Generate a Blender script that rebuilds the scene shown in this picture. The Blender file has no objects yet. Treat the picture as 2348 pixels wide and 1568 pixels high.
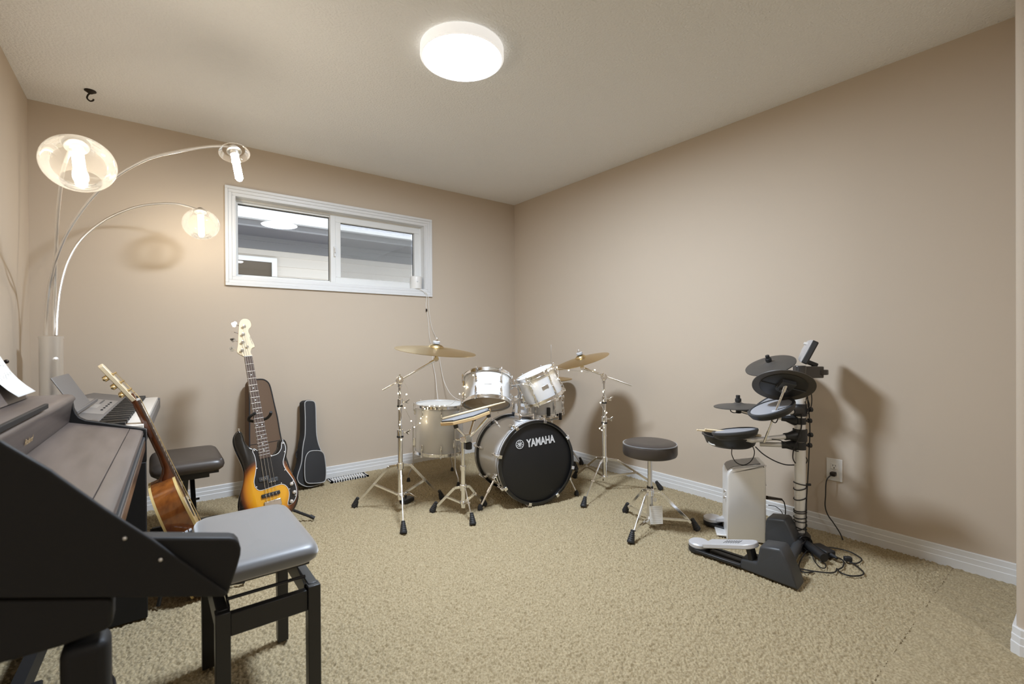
import bpy, bmesh, math, random
import numpy as np
from mathutils import Vector, Matrix
random.seed(7); rng = np.random.default_rng(7)
S = bpy.context.scene
COL = S.collection
PI = math.pi

# ------------------------------------------------------------------ camera solved from the room's edges
FPX, YAW, PIT, ROL = 1070.608, 0.658951, -0.003930, -0.006072
CAM = np.array([-2.9519, -3.7601, 1.0611])
_F = np.array([math.sin(YAW), math.cos(YAW), 0]); _R = np.array([math.cos(YAW), -math.sin(YAW), 0]); _U = np.array([0, 0, 1.])
F2 = _F*math.cos(PIT)+_U*math.sin(PIT); U2 = _U*math.cos(PIT)-_F*math.sin(PIT)
R3 = _R*math.cos(ROL)+U2*math.sin(ROL); U3 = U2*math.cos(ROL)-_R*math.sin(ROL)
def ray(x, y): return F2+R3*(x-1174)/FPX-U3*(y-784)/FPX
def G(x, y, z=0.0): d = ray(x, y); return CAM+d*(z-CAM[2])/d[2]
def PX(x, y, X): d = ray(x, y); return CAM+d*(X-CAM[0])/d[0]
def PY(x, y, Y): d = ray(x, y); return CAM+d*(Y-CAM[1])/d[1]
def PLN(x, y, p, n): d = ray(x, y); n = np.array(n, float); return CAM+d*(np.dot(np.array(p)-CAM, n)/np.dot(d, n))
def V(x, y, X, Y): return PLN(x, y, (X, Y, 0), (X-CAM[0], Y-CAM[1], 0))
def DP(x, y, D): return CAM+ray(x, y)*D
def A(*v): return np.array(v, float)
def nz(v): v = np.array(v, float); return v/np.linalg.norm(v)

cam = bpy.data.objects.new('camera', bpy.data.cameras.new('camera')); COL.objects.link(cam)
cam.data.sensor_width = 36; cam.data.sensor_fit = 'HORIZONTAL'; cam.data.lens = 36*FPX/2348
cam.data.clip_start = 0.02; cam.data.clip_end = 200
M = Matrix.Identity(4)
for i in range(3):
    M[i][0] = R3[i]; M[i][1] = U3[i]; M[i][2] = -F2[i]; M[i][3] = CAM[i]
cam.matrix_world = M
cam.data.dof.use_dof = True; cam.data.dof.focus_distance = 2.7; cam.data.dof.aperture_fstop = 3.6
S.camera = cam

# ------------------------------------------------------------------ materials
MT = {}
def lin(r, g, b): return tuple(((c/255)/12.92 if c/255 <= .04045 else (((c/255)+.055)/1.055)**2.4) for c in (r, g, b))
def mat(name, col, rough=.5, metal=0., spec=.5, bump=None, coat=0., sheen=0., var=None, emit=None, aniso=0, coat_rough=.1):
    m = bpy.data.materials.new(name); m.use_nodes = True; MT[name] = m
    nt = m.node_tree; b = nt.nodes['Principled BSDF']
    b.inputs['Base Color'].default_value = (*col, 1); b.inputs['Roughness'].default_value = rough
    b.inputs['Metallic'].default_value = metal; b.inputs['Specular IOR Level'].default_value = spec
    b.inputs['Coat Weight'].default_value = coat; b.inputs['Coat Roughness'].default_value = coat_rough
    b.inputs['Sheen Weight'].default_value = sheen
    b.inputs['Anisotropic'].default_value = aniso
    if emit: b.inputs['Emission Color'].default_value = (*emit[0], 1); b.inputs['Emission Strength'].default_value = emit[1]
    if var or bump:
        tc = nt.nodes.new('ShaderNodeTexCoord'); mp = nt.nodes.new('ShaderNodeMapping'); nt.links.new(tc.outputs['Object'], mp.inputs[0])
    if var:   # (scale xyz, detail, colour2, contrast lo, hi)
        sc, det, c2, lo, hi = var
        mp.inputs['Scale'].default_value = sc
        n = nt.nodes.new('ShaderNodeTexNoise'); n.inputs['Scale'].default_value = 1; n.inputs['Detail'].default_value = det
        nt.links.new(mp.outputs[0], n.inputs['Vector'])
        r = nt.nodes.new('ShaderNodeValToRGB'); r.color_ramp.elements[0].position = lo; r.color_ramp.elements[1].position = hi
        r.color_ramp.elements[0].color = (*col, 1); r.color_ramp.elements[1].color = (*c2, 1)
        nt.links.new(n.outputs['Fac'], r.inputs[0]); nt.links.new(r.outputs[0], b.inputs['Base Color'])
    if bump:  # (scale, strength, distance, detail)
        sc, st, di, det = bump
        n2 = nt.nodes.new('ShaderNodeTexNoise'); n2.inputs['Scale'].default_value = sc; n2.inputs['Detail'].default_value = det
        nt.links.new(tc.outputs['Object'], n2.inputs['Vector'])
        bp = nt.nodes.new('ShaderNodeBump'); bp.inputs['Strength'].default_value = st; bp.inputs['Distance'].default_value = di
        nt.links.new(n2.outputs['Fac'], bp.inputs['Height']); nt.links.new(bp.outputs[0], b.inputs['Normal'])
    return m
def glassy(name, tint, rough, refl, haze=0., hazecol=(1, 1, 1)):
    """clear thin glass / acrylic: transparent, fresnel reflection and a little haze"""
    m = bpy.data.materials.new(name); m.use_nodes = True; MT[name] = m
    nt = m.node_tree; nt.nodes.clear(); o = nt.nodes.new('ShaderNodeOutputMaterial')
    t = nt.nodes.new('ShaderNodeBsdfTransparent'); t.inputs[0].default_value = (*tint, 1)
    g = nt.nodes.new('ShaderNodeBsdfGlossy'); g.inputs['Roughness'].default_value = rough
    fr = nt.nodes.new('ShaderNodeFresnel'); fr.inputs[0].default_value = 1.45
    ml = nt.nodes.new('ShaderNodeMath'); ml.operation = 'MULTIPLY'; ml.inputs[1].default_value = refl; nt.links.new(fr.outputs[0], ml.inputs[0])
    mx = nt.nodes.new('ShaderNodeMixShader'); nt.links.new(ml.outputs[0], mx.inputs[0]); nt.links.new(t.outputs[0], mx.inputs[1]); nt.links.new(g.outputs[0], mx.inputs[2])
    last = mx
    if haze:
        d = nt.nodes.new('ShaderNodeBsdfTranslucent'); d.inputs[0].default_value = (*hazecol, 1)
        d2 = nt.nodes.new('ShaderNodeBsdfDiffuse'); d2.inputs[0].default_value = (*hazecol, 1)
        md = nt.nodes.new('ShaderNodeMixShader'); md.inputs[0].default_value = .5; nt.links.new(d.outputs[0], md.inputs[1]); nt.links.new(d2.outputs[0], md.inputs[2])
        mh = nt.nodes.new('ShaderNodeMixShader'); mh.inputs[0].default_value = haze
        nt.links.new(mx.outputs[0], mh.inputs[1]); nt.links.new(md.outputs[0], mh.inputs[2]); last = mh
    nt.links.new(last.outputs[0], o.inputs[0]); return m
def emitter(name, col, st):
    m = bpy.data.materials.new(name); m.use_nodes = True; MT[name] = m
    nt = m.node_tree; nt.nodes.clear(); o = nt.nodes.new('ShaderNodeOutputMaterial'); e = nt.nodes.new('ShaderNodeEmission')
    e.inputs[0].default_value = (*col, 1); e.inputs[1].default_value = st; nt.links.new(e.outputs[0], o.inputs[0]); return m

mat('wall_paint', (.575, .485, .385), .75, spec=.25, bump=(260, .12, .001, 3))
mat('ceiling_paint', (.88, .875, .86), .9, spec=.2, bump=(95, .75, .008, 4))
mat('trim_paint', (.76, .76, .755), .38, spec=.5)
mat('vinyl_frame', (.80, .80, .78), .35)
mat('chrome', (.95, .95, .96), .14, 1.)
mat('chrome_dull', (.80, .80, .81), .3, 1.)
mat('nickel', (.90, .88, .85), .33, 1.)
mat('brushed_steel', (.88, .87, .85), .36, 1., aniso=.6)
mat('gold_metal', (.85, .68, .38), .22, 1.)
mat('drum_wrap', (.78, .79, .81), .3, .12, coat=.7, coat_rough=.07, var=((900, 900, 900), 2, (.86, .87, .89), .4, .6))
mat('drum_head_black', (.012, .012, .013), .42, spec=.45)
mat('drum_head_white', (.75, .75, .72), .45)
glassy('drum_head_clear', (.95, .95, .94), .12, 1.0, .06, (.85, .83, .78))
glassy('drum_head_film', (.9, .9, .88), .2, .8, .75, (.9, .89, .86))
mat('drum_interior', (.62, .46, .26), .55, var=((6, 6, 60), 3, (.52, .37, .2), .3, .7))
mat('black_lacquer', (.012, .012, .012), .2, coat=.5)
mat('print_white', (.72, .73, .75), .45)
mat('bronze', (.66, .50, .26), .3, 1., bump=(240, .06, .001, 2))
mat('rubber', (.018, .018, .019), .6)
mat('black_plastic', (.02, .02, .021), .42)
mat('charcoal_plastic', (.045, .047, .05), .45)
mat('grey_rubber', (.26, .265, .28), .6)
mat('pad_mesh', (.34, .34, .36), .55)
mat('cymbal_rubber', (.075, .068, .06), .5, bump=(180, .08, .001, 2))
mat('silver_paint', (.84, .83, .81), .38, .35)
mat('silver_plastic', (.62, .62, .64), .35, .25)
mat('smoked_plastic', (.05, .045, .042), .18, coat=.3)
mat('wood_pale', (.70, .51, .28), .45, var=((30, 30, 400), 3, (.62, .43, .22), .3, .7))
mat('stick_wood', (.80, .66, .44), .5)
mat('vinyl_brown', (.05, .04, .034), .38, spec=.6, bump=(420, .12, .001, 2))
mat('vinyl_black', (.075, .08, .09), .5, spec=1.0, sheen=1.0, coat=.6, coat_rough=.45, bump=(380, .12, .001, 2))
mat('black_metal', (.016, .016, .017), .38)
mat('piano_satin', (.014, .014, .015), .55, spec=.3, bump=(300, .03, .001, 2))
mat('piano_wood', (.085, .068, .062), .36, spec=.6, bump=(500, .05, .001, 2), var=((14, 3, 60), 5, (.16, .13, .118), .35, .75))
mat('piano_gloss', (.10, .055, .035), .22)
mat('paper', (.82, .82, .80), .7)
mat('ink', (.06, .06, .065), .7)
mat('gold_print', (.50, .36, .20), .5)
mat('guitar_maple', (.80, .68, .47), .35, coat=.3)
mat('rosewood', (.065, .038, .026), .5, var=((40, 40, 300), 3, (.10, .06, .042), .3, .7))
mat('pickguard_black', (.014, .014, .015), .25, coat=.3)
mat('pickguard_edge', (.75, .75, .74), .4)
mat('mahogany', (.20, .07, .028), .2, coat=.8, coat_rough=.05, var=((60, 60, 9), 4, (.12, .04, .018), .3, .7))
mat('flame_side', (.36, .12, .025), .2, coat=.9, coat_rough=.05, var=((35, 35, 20), 4, (.17, .05, .014), .3, .72))
mat('guitar_binding', (.78, .58, .25), .35)
mat('spruce', (.70, .46, .18), .25, coat=.6)
mat('nylon_brown', (.16, .105, .07), .8, spec=.25, bump=(700, .25, .001, 2))
mat('nylon_black', (.035, .035, .037), .75, spec=.35, bump=(700, .3, .001, 2))
mat('piping_grey', (.50, .50, .50), .6)
mat('cord_white', (.80, .77, .72), .5)
mat('cord_black', (.012, .011, .011), .5)
mat('plastic_white', (.82, .80, .76), .4)
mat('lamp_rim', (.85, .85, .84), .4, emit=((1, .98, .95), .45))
mat('keyboard_grey', (.17, .16, .155), .45)
mat('keyboard_panel', (.30, .28, .265), .4)
mat('lcd', (.42, .40, .37), .3)
mat('key_white', (.84, .80, .74), .3)
mat('key_black', (.015, .015, .015), .35)
mat('hook_bronze', (.03, .022, .016), .4, .6)
mat('siding', (.62, .575, .52), .7)
mat('fascia_grey', (.18, .18, .19), .6)
mat('soffit_grey', (.11, .11, .125), .7)
mat('shingle', (.66, .66, .69), .9, var=((14, 60, 60), 3, (.48, .48, .52), .35, .65))
mat('dark_window', (.10, .08, .06), .2)
glassy('window_glass', (.94, .95, .95), .0, 1.5)
glassy('insect_mesh', (.84, .84, .84), .4, .2, .20, (.45, .44, .42))
glassy('globe_glass', (.97, .96, .94), .04, 1.0, .05, (1, .95, .88))
emitter('ceiling_diffuser', (.85, .97, 1.13), 172.0); emitter('hall_fill', (.95, .97, 1.0), 45.0)  # hall emitter belongs to an added fill light
emitter('lamp_bulb', (1, .90, .74), 78.0)
emitter('fairy_bulb', (1, .80, .50), 45.0)

# bass guitar sunburst: yellow centre to black rim follows the body outline (object coordinates, a real paint finish)
def sunburst(name, cen, ex, ey, rx, ry):
    m = mat(name, (.9, .5, .05), .15, coat=1., coat_rough=.04)
    nt = m.node_tree; b = nt.nodes['Principled BSDF']
    g = nt.nodes.new('ShaderNodeNewGeometry')
    def dotn(v, off):
        s = nt.nodes.new('ShaderNodeVectorMath'); s.operation = 'SUBTRACT'; s.inputs[1].default_value = cen; nt.links.new(tc.outputs['Object'], s.inputs[0])
        d = nt.nodes.new('ShaderNodeVectorMath'); d.operation = 'DOT_PRODUCT'; d.inputs[1].default_value = v; nt.links.new(s.outputs[0], d.inputs[0])
        q = nt.nodes.new('ShaderNodeMath'); q.operation = 'DIVIDE'; q.inputs[1].default_value = off; nt.links.new(d.outputs['Value'], q.inputs[0])
        p = nt.nodes.new('ShaderNodeMath'); p.operation = 'POWER'; p.inputs[1].default_value = 2; nt.links.new(q.outputs[0], p.inputs[0]); 
        a = nt.nodes.new('ShaderNodeMath'); a.operation = 'ABSOLUTE'; nt.links.new(q.outputs[0], a.inputs[0])
        p = nt.nodes.new('ShaderNodeMath'); p.operation = 'POWER'; p.inputs[1].default_value = 2.2; nt.links.new(a.outputs[0], p.inputs[0]); return p
    tc = nt.nodes.new('ShaderNodeTexCoord')
    ad = nt.nodes.new('ShaderNodeMath'); ad.operation = 'ADD'; nt.links.new(dotn(ex, rx).outputs[0], ad.inputs[0]); nt.links.new(dotn(ey, ry).outputs[0], ad.inputs[1])
    r = nt.nodes.new('ShaderNodeValToRGB'); e = r.color_ramp.elements
    e[0].position = .25; e[0].color = (.80, .38, .02, 1); e[1].position = .95; e[1].color = (.008, .007, .006, 1)
    k = e.new(.55); k.color = (.50, .17, .012, 1); k = e.new(.74); k.color = (.12, .03, .006, 1)
    nt.links.new(ad.outputs[0], r.inputs[0]); nt.links.new(r.outputs[0], b.inputs['Base Color'])
    return m

# ------------------------------------------------------------------ mesh builder
def frame(n, hint=(0, 0, 1.)):
    n = nz(n); h = np.array(hint, float)
    if abs(n@nz(h)) > .97: h = np.array([1., 0, 0])
    a = nz(np.cross(h, n)); return a, np.cross(n, a), n
def spline(pts, n=8, closed=False):
    P = [np.array(p, float) for p in pts]; out = []; L = len(P)
    for i in range(L if closed else L-1):
        if closed: p0, p1, p2, p3 = P[i-1], P[i], P[(i+1) % L], P[(i+2) % L]
        else: p0, p1, p2, p3 = P[max(i-1, 0)], P[i], P[i+1], P[min(i+2, L-1)]
        for k in range(n):
            t = k/n; out.append(.5*((2*p1)+(-p0+p2)*t+(2*p0-5*p1+4*p2-p3)*t*t+(-p0+3*p1-3*p2+p3)*t**3))
    if not closed: out.append(P[-1])
    return out
class MB:
    def __init__(s): s.v = []; s.f = []
    def add(s, vs, fs):
        o = len(s.v); s.v += [tuple(map(float, x)) for x in vs]; s.f += [tuple(i+o for i in f) for f in fs]; return s
    def box(s, c, size, ax=None):
        c = np.array(c, float); ax = np.eye(3) if ax is None else np.array(ax, float)
        vs = [c+ax[0]*(i-.5)*size[0]+ax[1]*(j-.5)*size[1]+ax[2]*(k-.5)*size[2] for i in (0, 1) for j in (0, 1) for k in (0, 1)]
        return s.add(vs, [(0, 1, 3, 2), (4, 6, 7, 5), (0, 4, 5, 1), (2, 3, 7, 6), (0, 2, 6, 4), (1, 5, 7, 3)])
    def bx(s, x0, x1, y0, y1, z0, z1): return s.box(((x0+x1)/2, (y0+y1)/2, (z0+z1)/2), (x1-x0, y1-y0, z1-z0))
    def beam(s, p, q, w, h, up=(0, 0, 1)):
        p = np.array(p, float); q = np.array(q, float); a, b, n = frame(q-p, up)
        return s.box((p+q)/2, (w, h, np.linalg.norm(q-p)), (a, b, n))
    def lathe(s, o, n, prof, seg=32, capa=False, capb=False, arc=None):
        a, b, n = frame(n); o = np.array(o, float); vs = []; m = len(prof)
        for (r, h) in prof:
            for k in range(seg):
                t = 2*PI*k/seg; vs.append(o+n*h+(a*math.cos(t)+b*math.sin(t))*r)
        fs = [(i*seg+k, i*seg+(k+1) % seg, (i+1)*seg+(k+1) % seg, (i+1)*seg+k) for i in range(m-1) for k in range(seg)]
        if capa: fs.append(tuple(reversed(range(seg))))
        if capb: fs.append(tuple((m-1)*seg+k for k in range(seg)))
        return s.add(vs, fs)
    def cyl(s, p, q, r, r2=None, seg=16):
        p = np.array(p, float); q = np.array(q, float); L = np.linalg.norm(q-p)
        return s.lathe(p, q-p, [(r, 0), (r if r2 is None else r2, L)], seg, True, True)
    def ring(s, o, n, ri, ro, h, seg=48):  # flat band of height h centred on o
        return s.lathe(o, n, [(ri, -h/2), (ro, -h/2), (ro, h/2), (ri, h/2), (ri, -h/2)], seg)
    def torus(s, o, n, R, r, seg=48, rs=10):
        return s.lathe(o, n, [(R+r*math.cos(2*PI*k/rs), r*math.sin(2*PI*k/rs)) for k in range(rs+1)], seg)
    def ball(s, o, r, seg=16, rings=10, n=(0, 0, 1), sq=1.):
        return s.lathe(o, n, [(max(r*math.sin(PI*k/rings), 1e-5), -r*sq*math.cos(PI*k/rings)) for k in range(rings+1)], seg)
    def tube(s, path, r, seg=8, cap=True):
        P = [np.array(p, float) for p in path]; n = len(P)
        T = [nz(P[min(i+1, n-1)]-P[max(i-1, 0)]) for i in range(n)]
        a, b, _ = frame(T[0]); vs = []
        for i in range(n):
            a = a-T[i]*(a@T[i]); a = nz(a); b = np.cross(T[i], a); rr = r[i] if hasattr(r, '__len__') else r
            for k in range(seg): t = 2*PI*k/seg; vs.append(P[i]+(a*math.cos(t)+b*math.sin(t))*rr)
        fs = [(i*seg+k, i*seg+(k+1) % seg, (i+1)*seg+(k+1) % seg, (i+1)*seg+k) for i in range(n-1) for k in range(seg)]
        if cap: fs += [tuple(reversed(range(seg))), tuple((n-1)*seg+k for k in range(seg))]
        return s.add(vs, fs)
    def prism(s, poly, vec):
        P = [np.array(p, float) for p in poly]; vec = np.array(vec, float); n = len(P)
        fs = [tuple(range(n)), tuple(reversed(range(n, 2*n)))]+[(i, n+i, n+(i+1) % n, (i+1) % n) for i in range(n)]
        return s.add(P+[p+vec for p in P], fs)
    def puff(s, poly, vec, edge=.01, steps=4):
        """prism with rounded front and back rims: outline shrinks over the edge radius"""
        P = np.array([np.array(p, float) for p in poly]); vec = np.array(vec, float); L = np.linalg.norm(vec); nv = vec/L
        n = len(P); cen = P.mean(0)
        # inward offsets
        off = []
        for i in range(n):
            t = P[(i+1) % n]-P[i-1]; d = np.cross(nv, t); d = d/(np.linalg.norm(d)+1e-9)
            off.append(d)
        off = np.array(off)
        area = sum(np.dot(np.cross(P[i]-cen, P[(i+1) % n]-cen), nv) for i in range(n))
        if area < 0: off = -off
        rows = []
        for k in range(steps+1):
            t = PI/2*k/steps; rows.append((edge*(1-math.sin(t)), edge*(1-math.cos(t))))
        lay = [P+off*i+nv*h for i, h in rows]+[P+off*i+nv*(L-h) for i, h in reversed(rows)]
        vs = [x for l in lay for x in l]; m = len(lay)
        fs = [(r*n+i, r*n+(i+1) % n, (r+1)*n+(i+1) % n, (r+1)*n+i) for r in range(m-1) for i in range(n)]
        fs += [tuple(reversed(range(n))), tuple((m-1)*n+i for i in range(n))]
        return s.add(vs, fs)
    def build(s, name, m, parent=None, bevel=0, seg=2, smooth=35, label=None):
        me = bpy.data.meshes.new(name); off = np.zeros(3)
        if parent is not None:
            r = parent
            while r.parent is not None: r = r.parent
            off = np.array(r.location)
        me.from_pydata([tuple(np.array(v)-off) for v in s.v], [], s.f); me.update()
        bm = bmesh.new(); bm.from_mesh(me); bmesh.ops.recalc_face_normals(bm, faces=bm.faces); bm.to_mesh(me); bm.free()
        me.materials.append(MT[m] if isinstance(m, str) else m)
        if smooth:
            for p in me.polygons: p.use_smooth = True
            me.set_sharp_from_angle(angle=math.radians(smooth))
        o = bpy.data.objects.new(name, me); COL.objects.link(o)
        if parent is not None: o.parent = parent
        if bevel:
            b = o.modifiers.new('bevel', 'BEVEL'); b.width = bevel; b.segments = seg; b.limit_method = 'ANGLE'; b.angle_limit = math.radians(40)
            b.harden_normals = False
        if label: o['label'] = label
        return o
def thing(name, label, cat, loc, group=None, kind=None):
    o = bpy.data.objects.new(name, None); COL.objects.link(o); o.location = tuple(map(float, loc)); o.empty_display_size = .05
    return tag(o, label, cat, group, kind)
def tag(o, label=None, cat=None, group=None, kind=None):
    if label: o['label'] = label
    if cat: o['category'] = cat
    if group: o['group'] = group
    if kind: o['kind'] = kind
    return o
def text_part(name, txt, m, parent, origin, ex, ey, w, h, depth=.0008, bold=0.0):
    """raised lettering: built-in font, fitted to w x h on the plane (ex, ey) with its lower left at origin"""
    cu = bpy.data.curves.new(name, 'FONT'); cu.body = txt; cu.size = 1; cu.offset = bold; cu.extrude = .01
    to = bpy.data.objects.new(name+'_tmp', cu); COL.objects.link(to)
    dg = bpy.context.evaluated_depsgraph_get(); me0 = bpy.data.meshes.new_from_object(to.evaluated_get(dg))
    bpy.data.objects.remove(to); bpy.data.curves.remove(cu)
    co = np.array([v.co for v in me0.vertices]); fs = [tuple(p.vertices) for p in me0.polygons]; bpy.data.meshes.remove(me0)
    mn, mx = co.min(0), co.max(0); ez = np.cross(ex, ey); b = MB()
    vs = [np.array(origin)+ex*((c[0]-mn[0])/(mx[0]-mn[0])*w)+ey*((c[1]-mn[1])/(mx[1]-mn[1])*h)+ez*((c[2]-mn[2])/max(mx[2]-mn[2], 1e-6)*depth) for c in co]
    b.add(vs, fs); return b.build(name, m, parent, smooth=0)
# ------------------------------------------------------------------ room shell
H = 2.44; XL = -3.492; YF = -6.0   # right wall x=0, back wall y=0, hall end behind the camera
def struct(o, label, cat): return tag(o, label, cat, kind='structure')

def carpet():
    # looped tufts as real height: jittered cell points every 9 mm, domes with their own height
    def patch(x0, x1, y0, y1, st):
        nx = int((x1-x0)/st)+1; ny = int((y1-y0)/st)+1
        X, Y = np.meshgrid(np.linspace(x0, x1, nx), np.linspace(y0, y1, ny)); c = .0115
        # meander the cells a little so that they do not read as a grid
        Xw = X+.004*np.sin(Y*61+X*23)+.003*np.sin(Y*143-X*57); Yw = Y+.004*np.sin(X*67-Y*31)+.003*np.sin(X*129+Y*71)
        gx = np.floor(Xw/c).astype(int); gy = np.floor(Yw/c).astype(int); best = np.full(X.shape, 9.); hh = np.zeros(X.shape)
        def hsh(a, b, k):
            v = np.sin(a*127.1+b*311.7+k*74.7)*43758.5453; return v-np.floor(v)
        for dx in (-1, 0, 1):
            for dy in (-1, 0, 1):
                a = gx+dx; b = gy+dy; px = (a+.12+.76*hsh(a, b, 1))*c; py = (b+.12+.76*hsh(a, b, 2))*c
                d = np.hypot(Xw-px, Yw-py)/c; m = d < best; best = np.where(m, d, best); hh = np.where(m, hsh(a, b, 3), hh)
        Z = -.0008-(.0165*np.clip(best, 0, 1.)**1.6)-.0045*hh
        vs = np.stack([X, Y, Z], -1).reshape(-1, 3)
        i = (np.arange(ny-1)[:, None]*nx+np.arange(nx-1)[None]).reshape(-1)
        return vs, np.stack([i, i+1, i+nx+1, i+nx], -1)
    parts = [patch(-3.5, .0, -3.3, 0, .0034), patch(-3.5, .0, YF, -3.292, .012)]
    vs = []; fs = []; o = 0
    for v, f in parts: vs.append(v); fs.append(f+o); o += len(v)
    vs = np.concatenate(vs); fs = np.concatenate(fs)
    me = bpy.data.meshes.new('floor'); me.vertices.add(len(vs)); me.vertices.foreach_set('co', vs.ravel())
    me.loops.add(fs.size); me.loops.foreach_set('vertex_index', fs.ravel().astype(np.int32))
    me.polygons.add(len(fs)); me.polygons.foreach_set('loop_start', np.arange(0, fs.size, 4, dtype=np.int32)); me.polygons.foreach_set('loop_total', np.full(len(fs), 4, dtype=np.int32))
    me.update(calc_edges=True); me.polygons.foreach_set('use_smooth', np.ones(len(fs), dtype=bool))
    m = mat('carpet', (.285, .225, .128), .9, spec=.15, sheen=.1, var=((150, 150, 150), 4, (.45, .37, .235), .36, .64))  # darker speckle in the colour stands in for shade between tufts
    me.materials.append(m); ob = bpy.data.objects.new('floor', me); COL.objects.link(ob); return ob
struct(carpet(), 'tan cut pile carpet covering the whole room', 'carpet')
struct(MB().bx(XL-.15, .15, YF-.15, .15, H, H+.1).build('ceiling', 'ceiling_paint', smooth=0), 'white textured ceiling', 'ceiling')
struct(MB().bx(0, .12, YF, .12, -.1, H+.05).build('wall_right', 'wall_paint', smooth=0), 'taupe wall on the right behind the drums', 'wall')
struct(MB().bx(XL-.12, XL, YF, .12, -.1, H+.05).build('wall_left', 'wall_paint', smooth=0), 'taupe wall on the left behind the lamp', 'wall')
struct(MB().bx(XL-.12, .12, YF-.12, YF, -.1, H+.05).build('wall_front', 'wall_paint', smooth=0), 'taupe end wall of the hall behind the camera', 'wall')
# back wall with the window hole
WX0, WX1, WZ0, WZ1 = -2.482, -1.018, 1.512, 2.084
b = MB(); T = .16
b.bx(XL-.12, WX0, 0, T, -.1, H+.05); b.bx(WX1, .12, 0, T, -.1, H+.05); b.bx(WX0, WX1, 0, T, -.1, WZ0); b.bx(WX0, WX1, 0, T, WZ1, H+.05)
struct(b.build('wall_back', 'wall_paint', smooth=0), 'taupe wall with the high window', 'wall')
# stub wall beside the opening, right foreground
q = G(2328, 1497); sx, sy = q[0]+.012, q[1]
st = [(sx, sy-.02), (sx+.006, sy-.006), (sx+.02, sy), (.02, sy), (.02, sy-.115), (sx+.02, sy-.115), (sx+.006, sy-.109), (sx, sy-.095)]
struct(MB().prism([(x, y, -.05) for x, y in st], (0, 0, H+.08)).build('wall_stub', 'wall_paint', smooth=50), 'rounded end of the wall at the doorway', 'wall')
# baseboards: stepped profile (three reveals) swept along each wall
def base_prof(t=.0135, h=.083): return [(t, -.01), (t, .030), (t-.002, .033), (t-.002, .055), (t-.004, .058), (t-.004, h-.003), (t-.006, h), (0, h), (0, -.01)]
def baseboard(name, pts, side, label):
    """pts: plan polyline along the wall face; side: +1/-1 puts the profile on the left/right of travel"""
    P = [np.array(p, float) for p in pts]; pr = base_prof(); vs = []; n = len(P)
    for i in range(n):
        d1 = nz(P[i]-P[i-1]) if i else nz(P[1]-P[0]); d2 = nz(P[i+1]-P[i]) if i < n-1 else d1
        n1 = side*A(-d1[1], d1[0]); n2 = side*A(-d2[1], d2[0]); m = n1+n2; m = m/(m@n1)
        for t, z in pr: vs.append((P[i][0]+m[0]*t, P[i][1]+m[1]*t, z))
    k = len(pr); fs = [(i*k+j, i*k+(j+1) % k, (i+1)*k+(j+1) % k, (i+1)*k+j) for i in range(n-1) for j in range(k)]+[tuple(range(k)), tuple((n-1)*k+j for j in range(k))]
    return struct(MB().add(vs, fs).build(name, 'trim_paint', smooth=20), label, 'baseboard')
baseboard('baseboard_back', [(XL, 0), (0, 0)], -1, 'white stepped baseboard along the window wall')
baseboard('baseboard_right', [(0, 0), (0, sy)], -1, 'white stepped baseboard along the right wall')
baseboard('baseboard_left', [(XL, 0), (XL, YF)], 1, 'white stepped baseboard along the left wall')
baseboard('baseboard_stub', [(0, sy), (sx+.016, sy), (sx, sy-.016), (sx, sy-.099), (sx+.016, sy-.115), (0, sy-.115)], -1, 'white stepped baseboard wrapping the doorway wall end')

# ------------------------------------------------------------------ window_1
w = thing('window_1', 'white sliding window high on the back wall', 'window', (-1.75, 0, 1.45), kind='structure')
def frame_rect(b, x0, x1, z0, z1, wd, y0, y1):
    b.bx(x0, x1, y0, y1, z0, z0+wd); b.bx(x0, x1, y0, y1, z1-wd, z1); b.bx(x0, x0+wd, y0, y1, z0+wd, z1-wd); b.bx(x1-wd, x1, y0, y1, z0+wd, z1-wd)
OX0, OX1, OZ0, OZ1 = -2.541, -.950, 1.452, 2.143
b = MB()
for (in0, in1, t) in ((0, .020, .017), (.020, .042, .012), (.042, .062, .009)):
    b2 = (OX0+in0, OX1-in0, OZ0+in0, OZ1-in0); frame_rect(b, *b2, in1-in0, -t, 0)
b.build('casing', 'trim_paint', w, bevel=.0025)
b = MB(); frame_rect(b, WX0-.004, WX1+.004, WZ0-.004, WZ1+.004, .010, -.008, .10); b.build('jamb', 'trim_paint', w, smooth=0)
b = MB(); frame_rect(b, WX0, WX1, WZ0, WZ1, .020, .062, .150); frame_rect(b, WX0, WX1, WZ0, WZ1, .032, .085, .150); b.build('frame', 'vinyl_frame', w, bevel=.002)
mx = PY(765, 580, .075)[0]
b = MB(); b.bx(mx-.028, mx+.012, .062, .12, WZ0+.02, WZ1-.02); b.build('meeting_rail', 'vinyl_frame', w, bevel=.003)
b = MB(); frame_rect(b, mx+.006, WX1-.018, WZ0+.016, WZ1-.018, .048, .066, .105); sa = b.build('sash', 'vinyl_frame', w, bevel=.003)
gx0, gx1 = mx+.054, WX1-.066
b = MB(); frame_rect(b, gx0-.003, gx1+.003, WZ0+.061, WZ1-.063, .006, .100, .106); b.build('gasket', 'rubber', sa, smooth=0)
MB().bx(gx0-.002, gx1+.002, .096, .100, WZ0+.062, WZ1-.064).build('glass_pane', 'window_glass', sa, smooth=0)
MB().bx(gx0, gx1, .122, .1225, WZ0+.04, WZ1-.04).build('insect_screen', 'insect_mesh', w, smooth=0)
lx0, lx1 = WX0+.030, mx-.026
b = MB(); frame_rect(b, lx0-.001, lx1+.001, WZ0+.031, WZ1-.031, .006, .107, .113); b.build('gasket', 'rubber', w, smooth=0)
MB().bx(lx0, lx1, .110, .114, WZ0+.03, WZ1-.03).build('glass_pane', 'window_glass', w, smooth=0)
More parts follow.
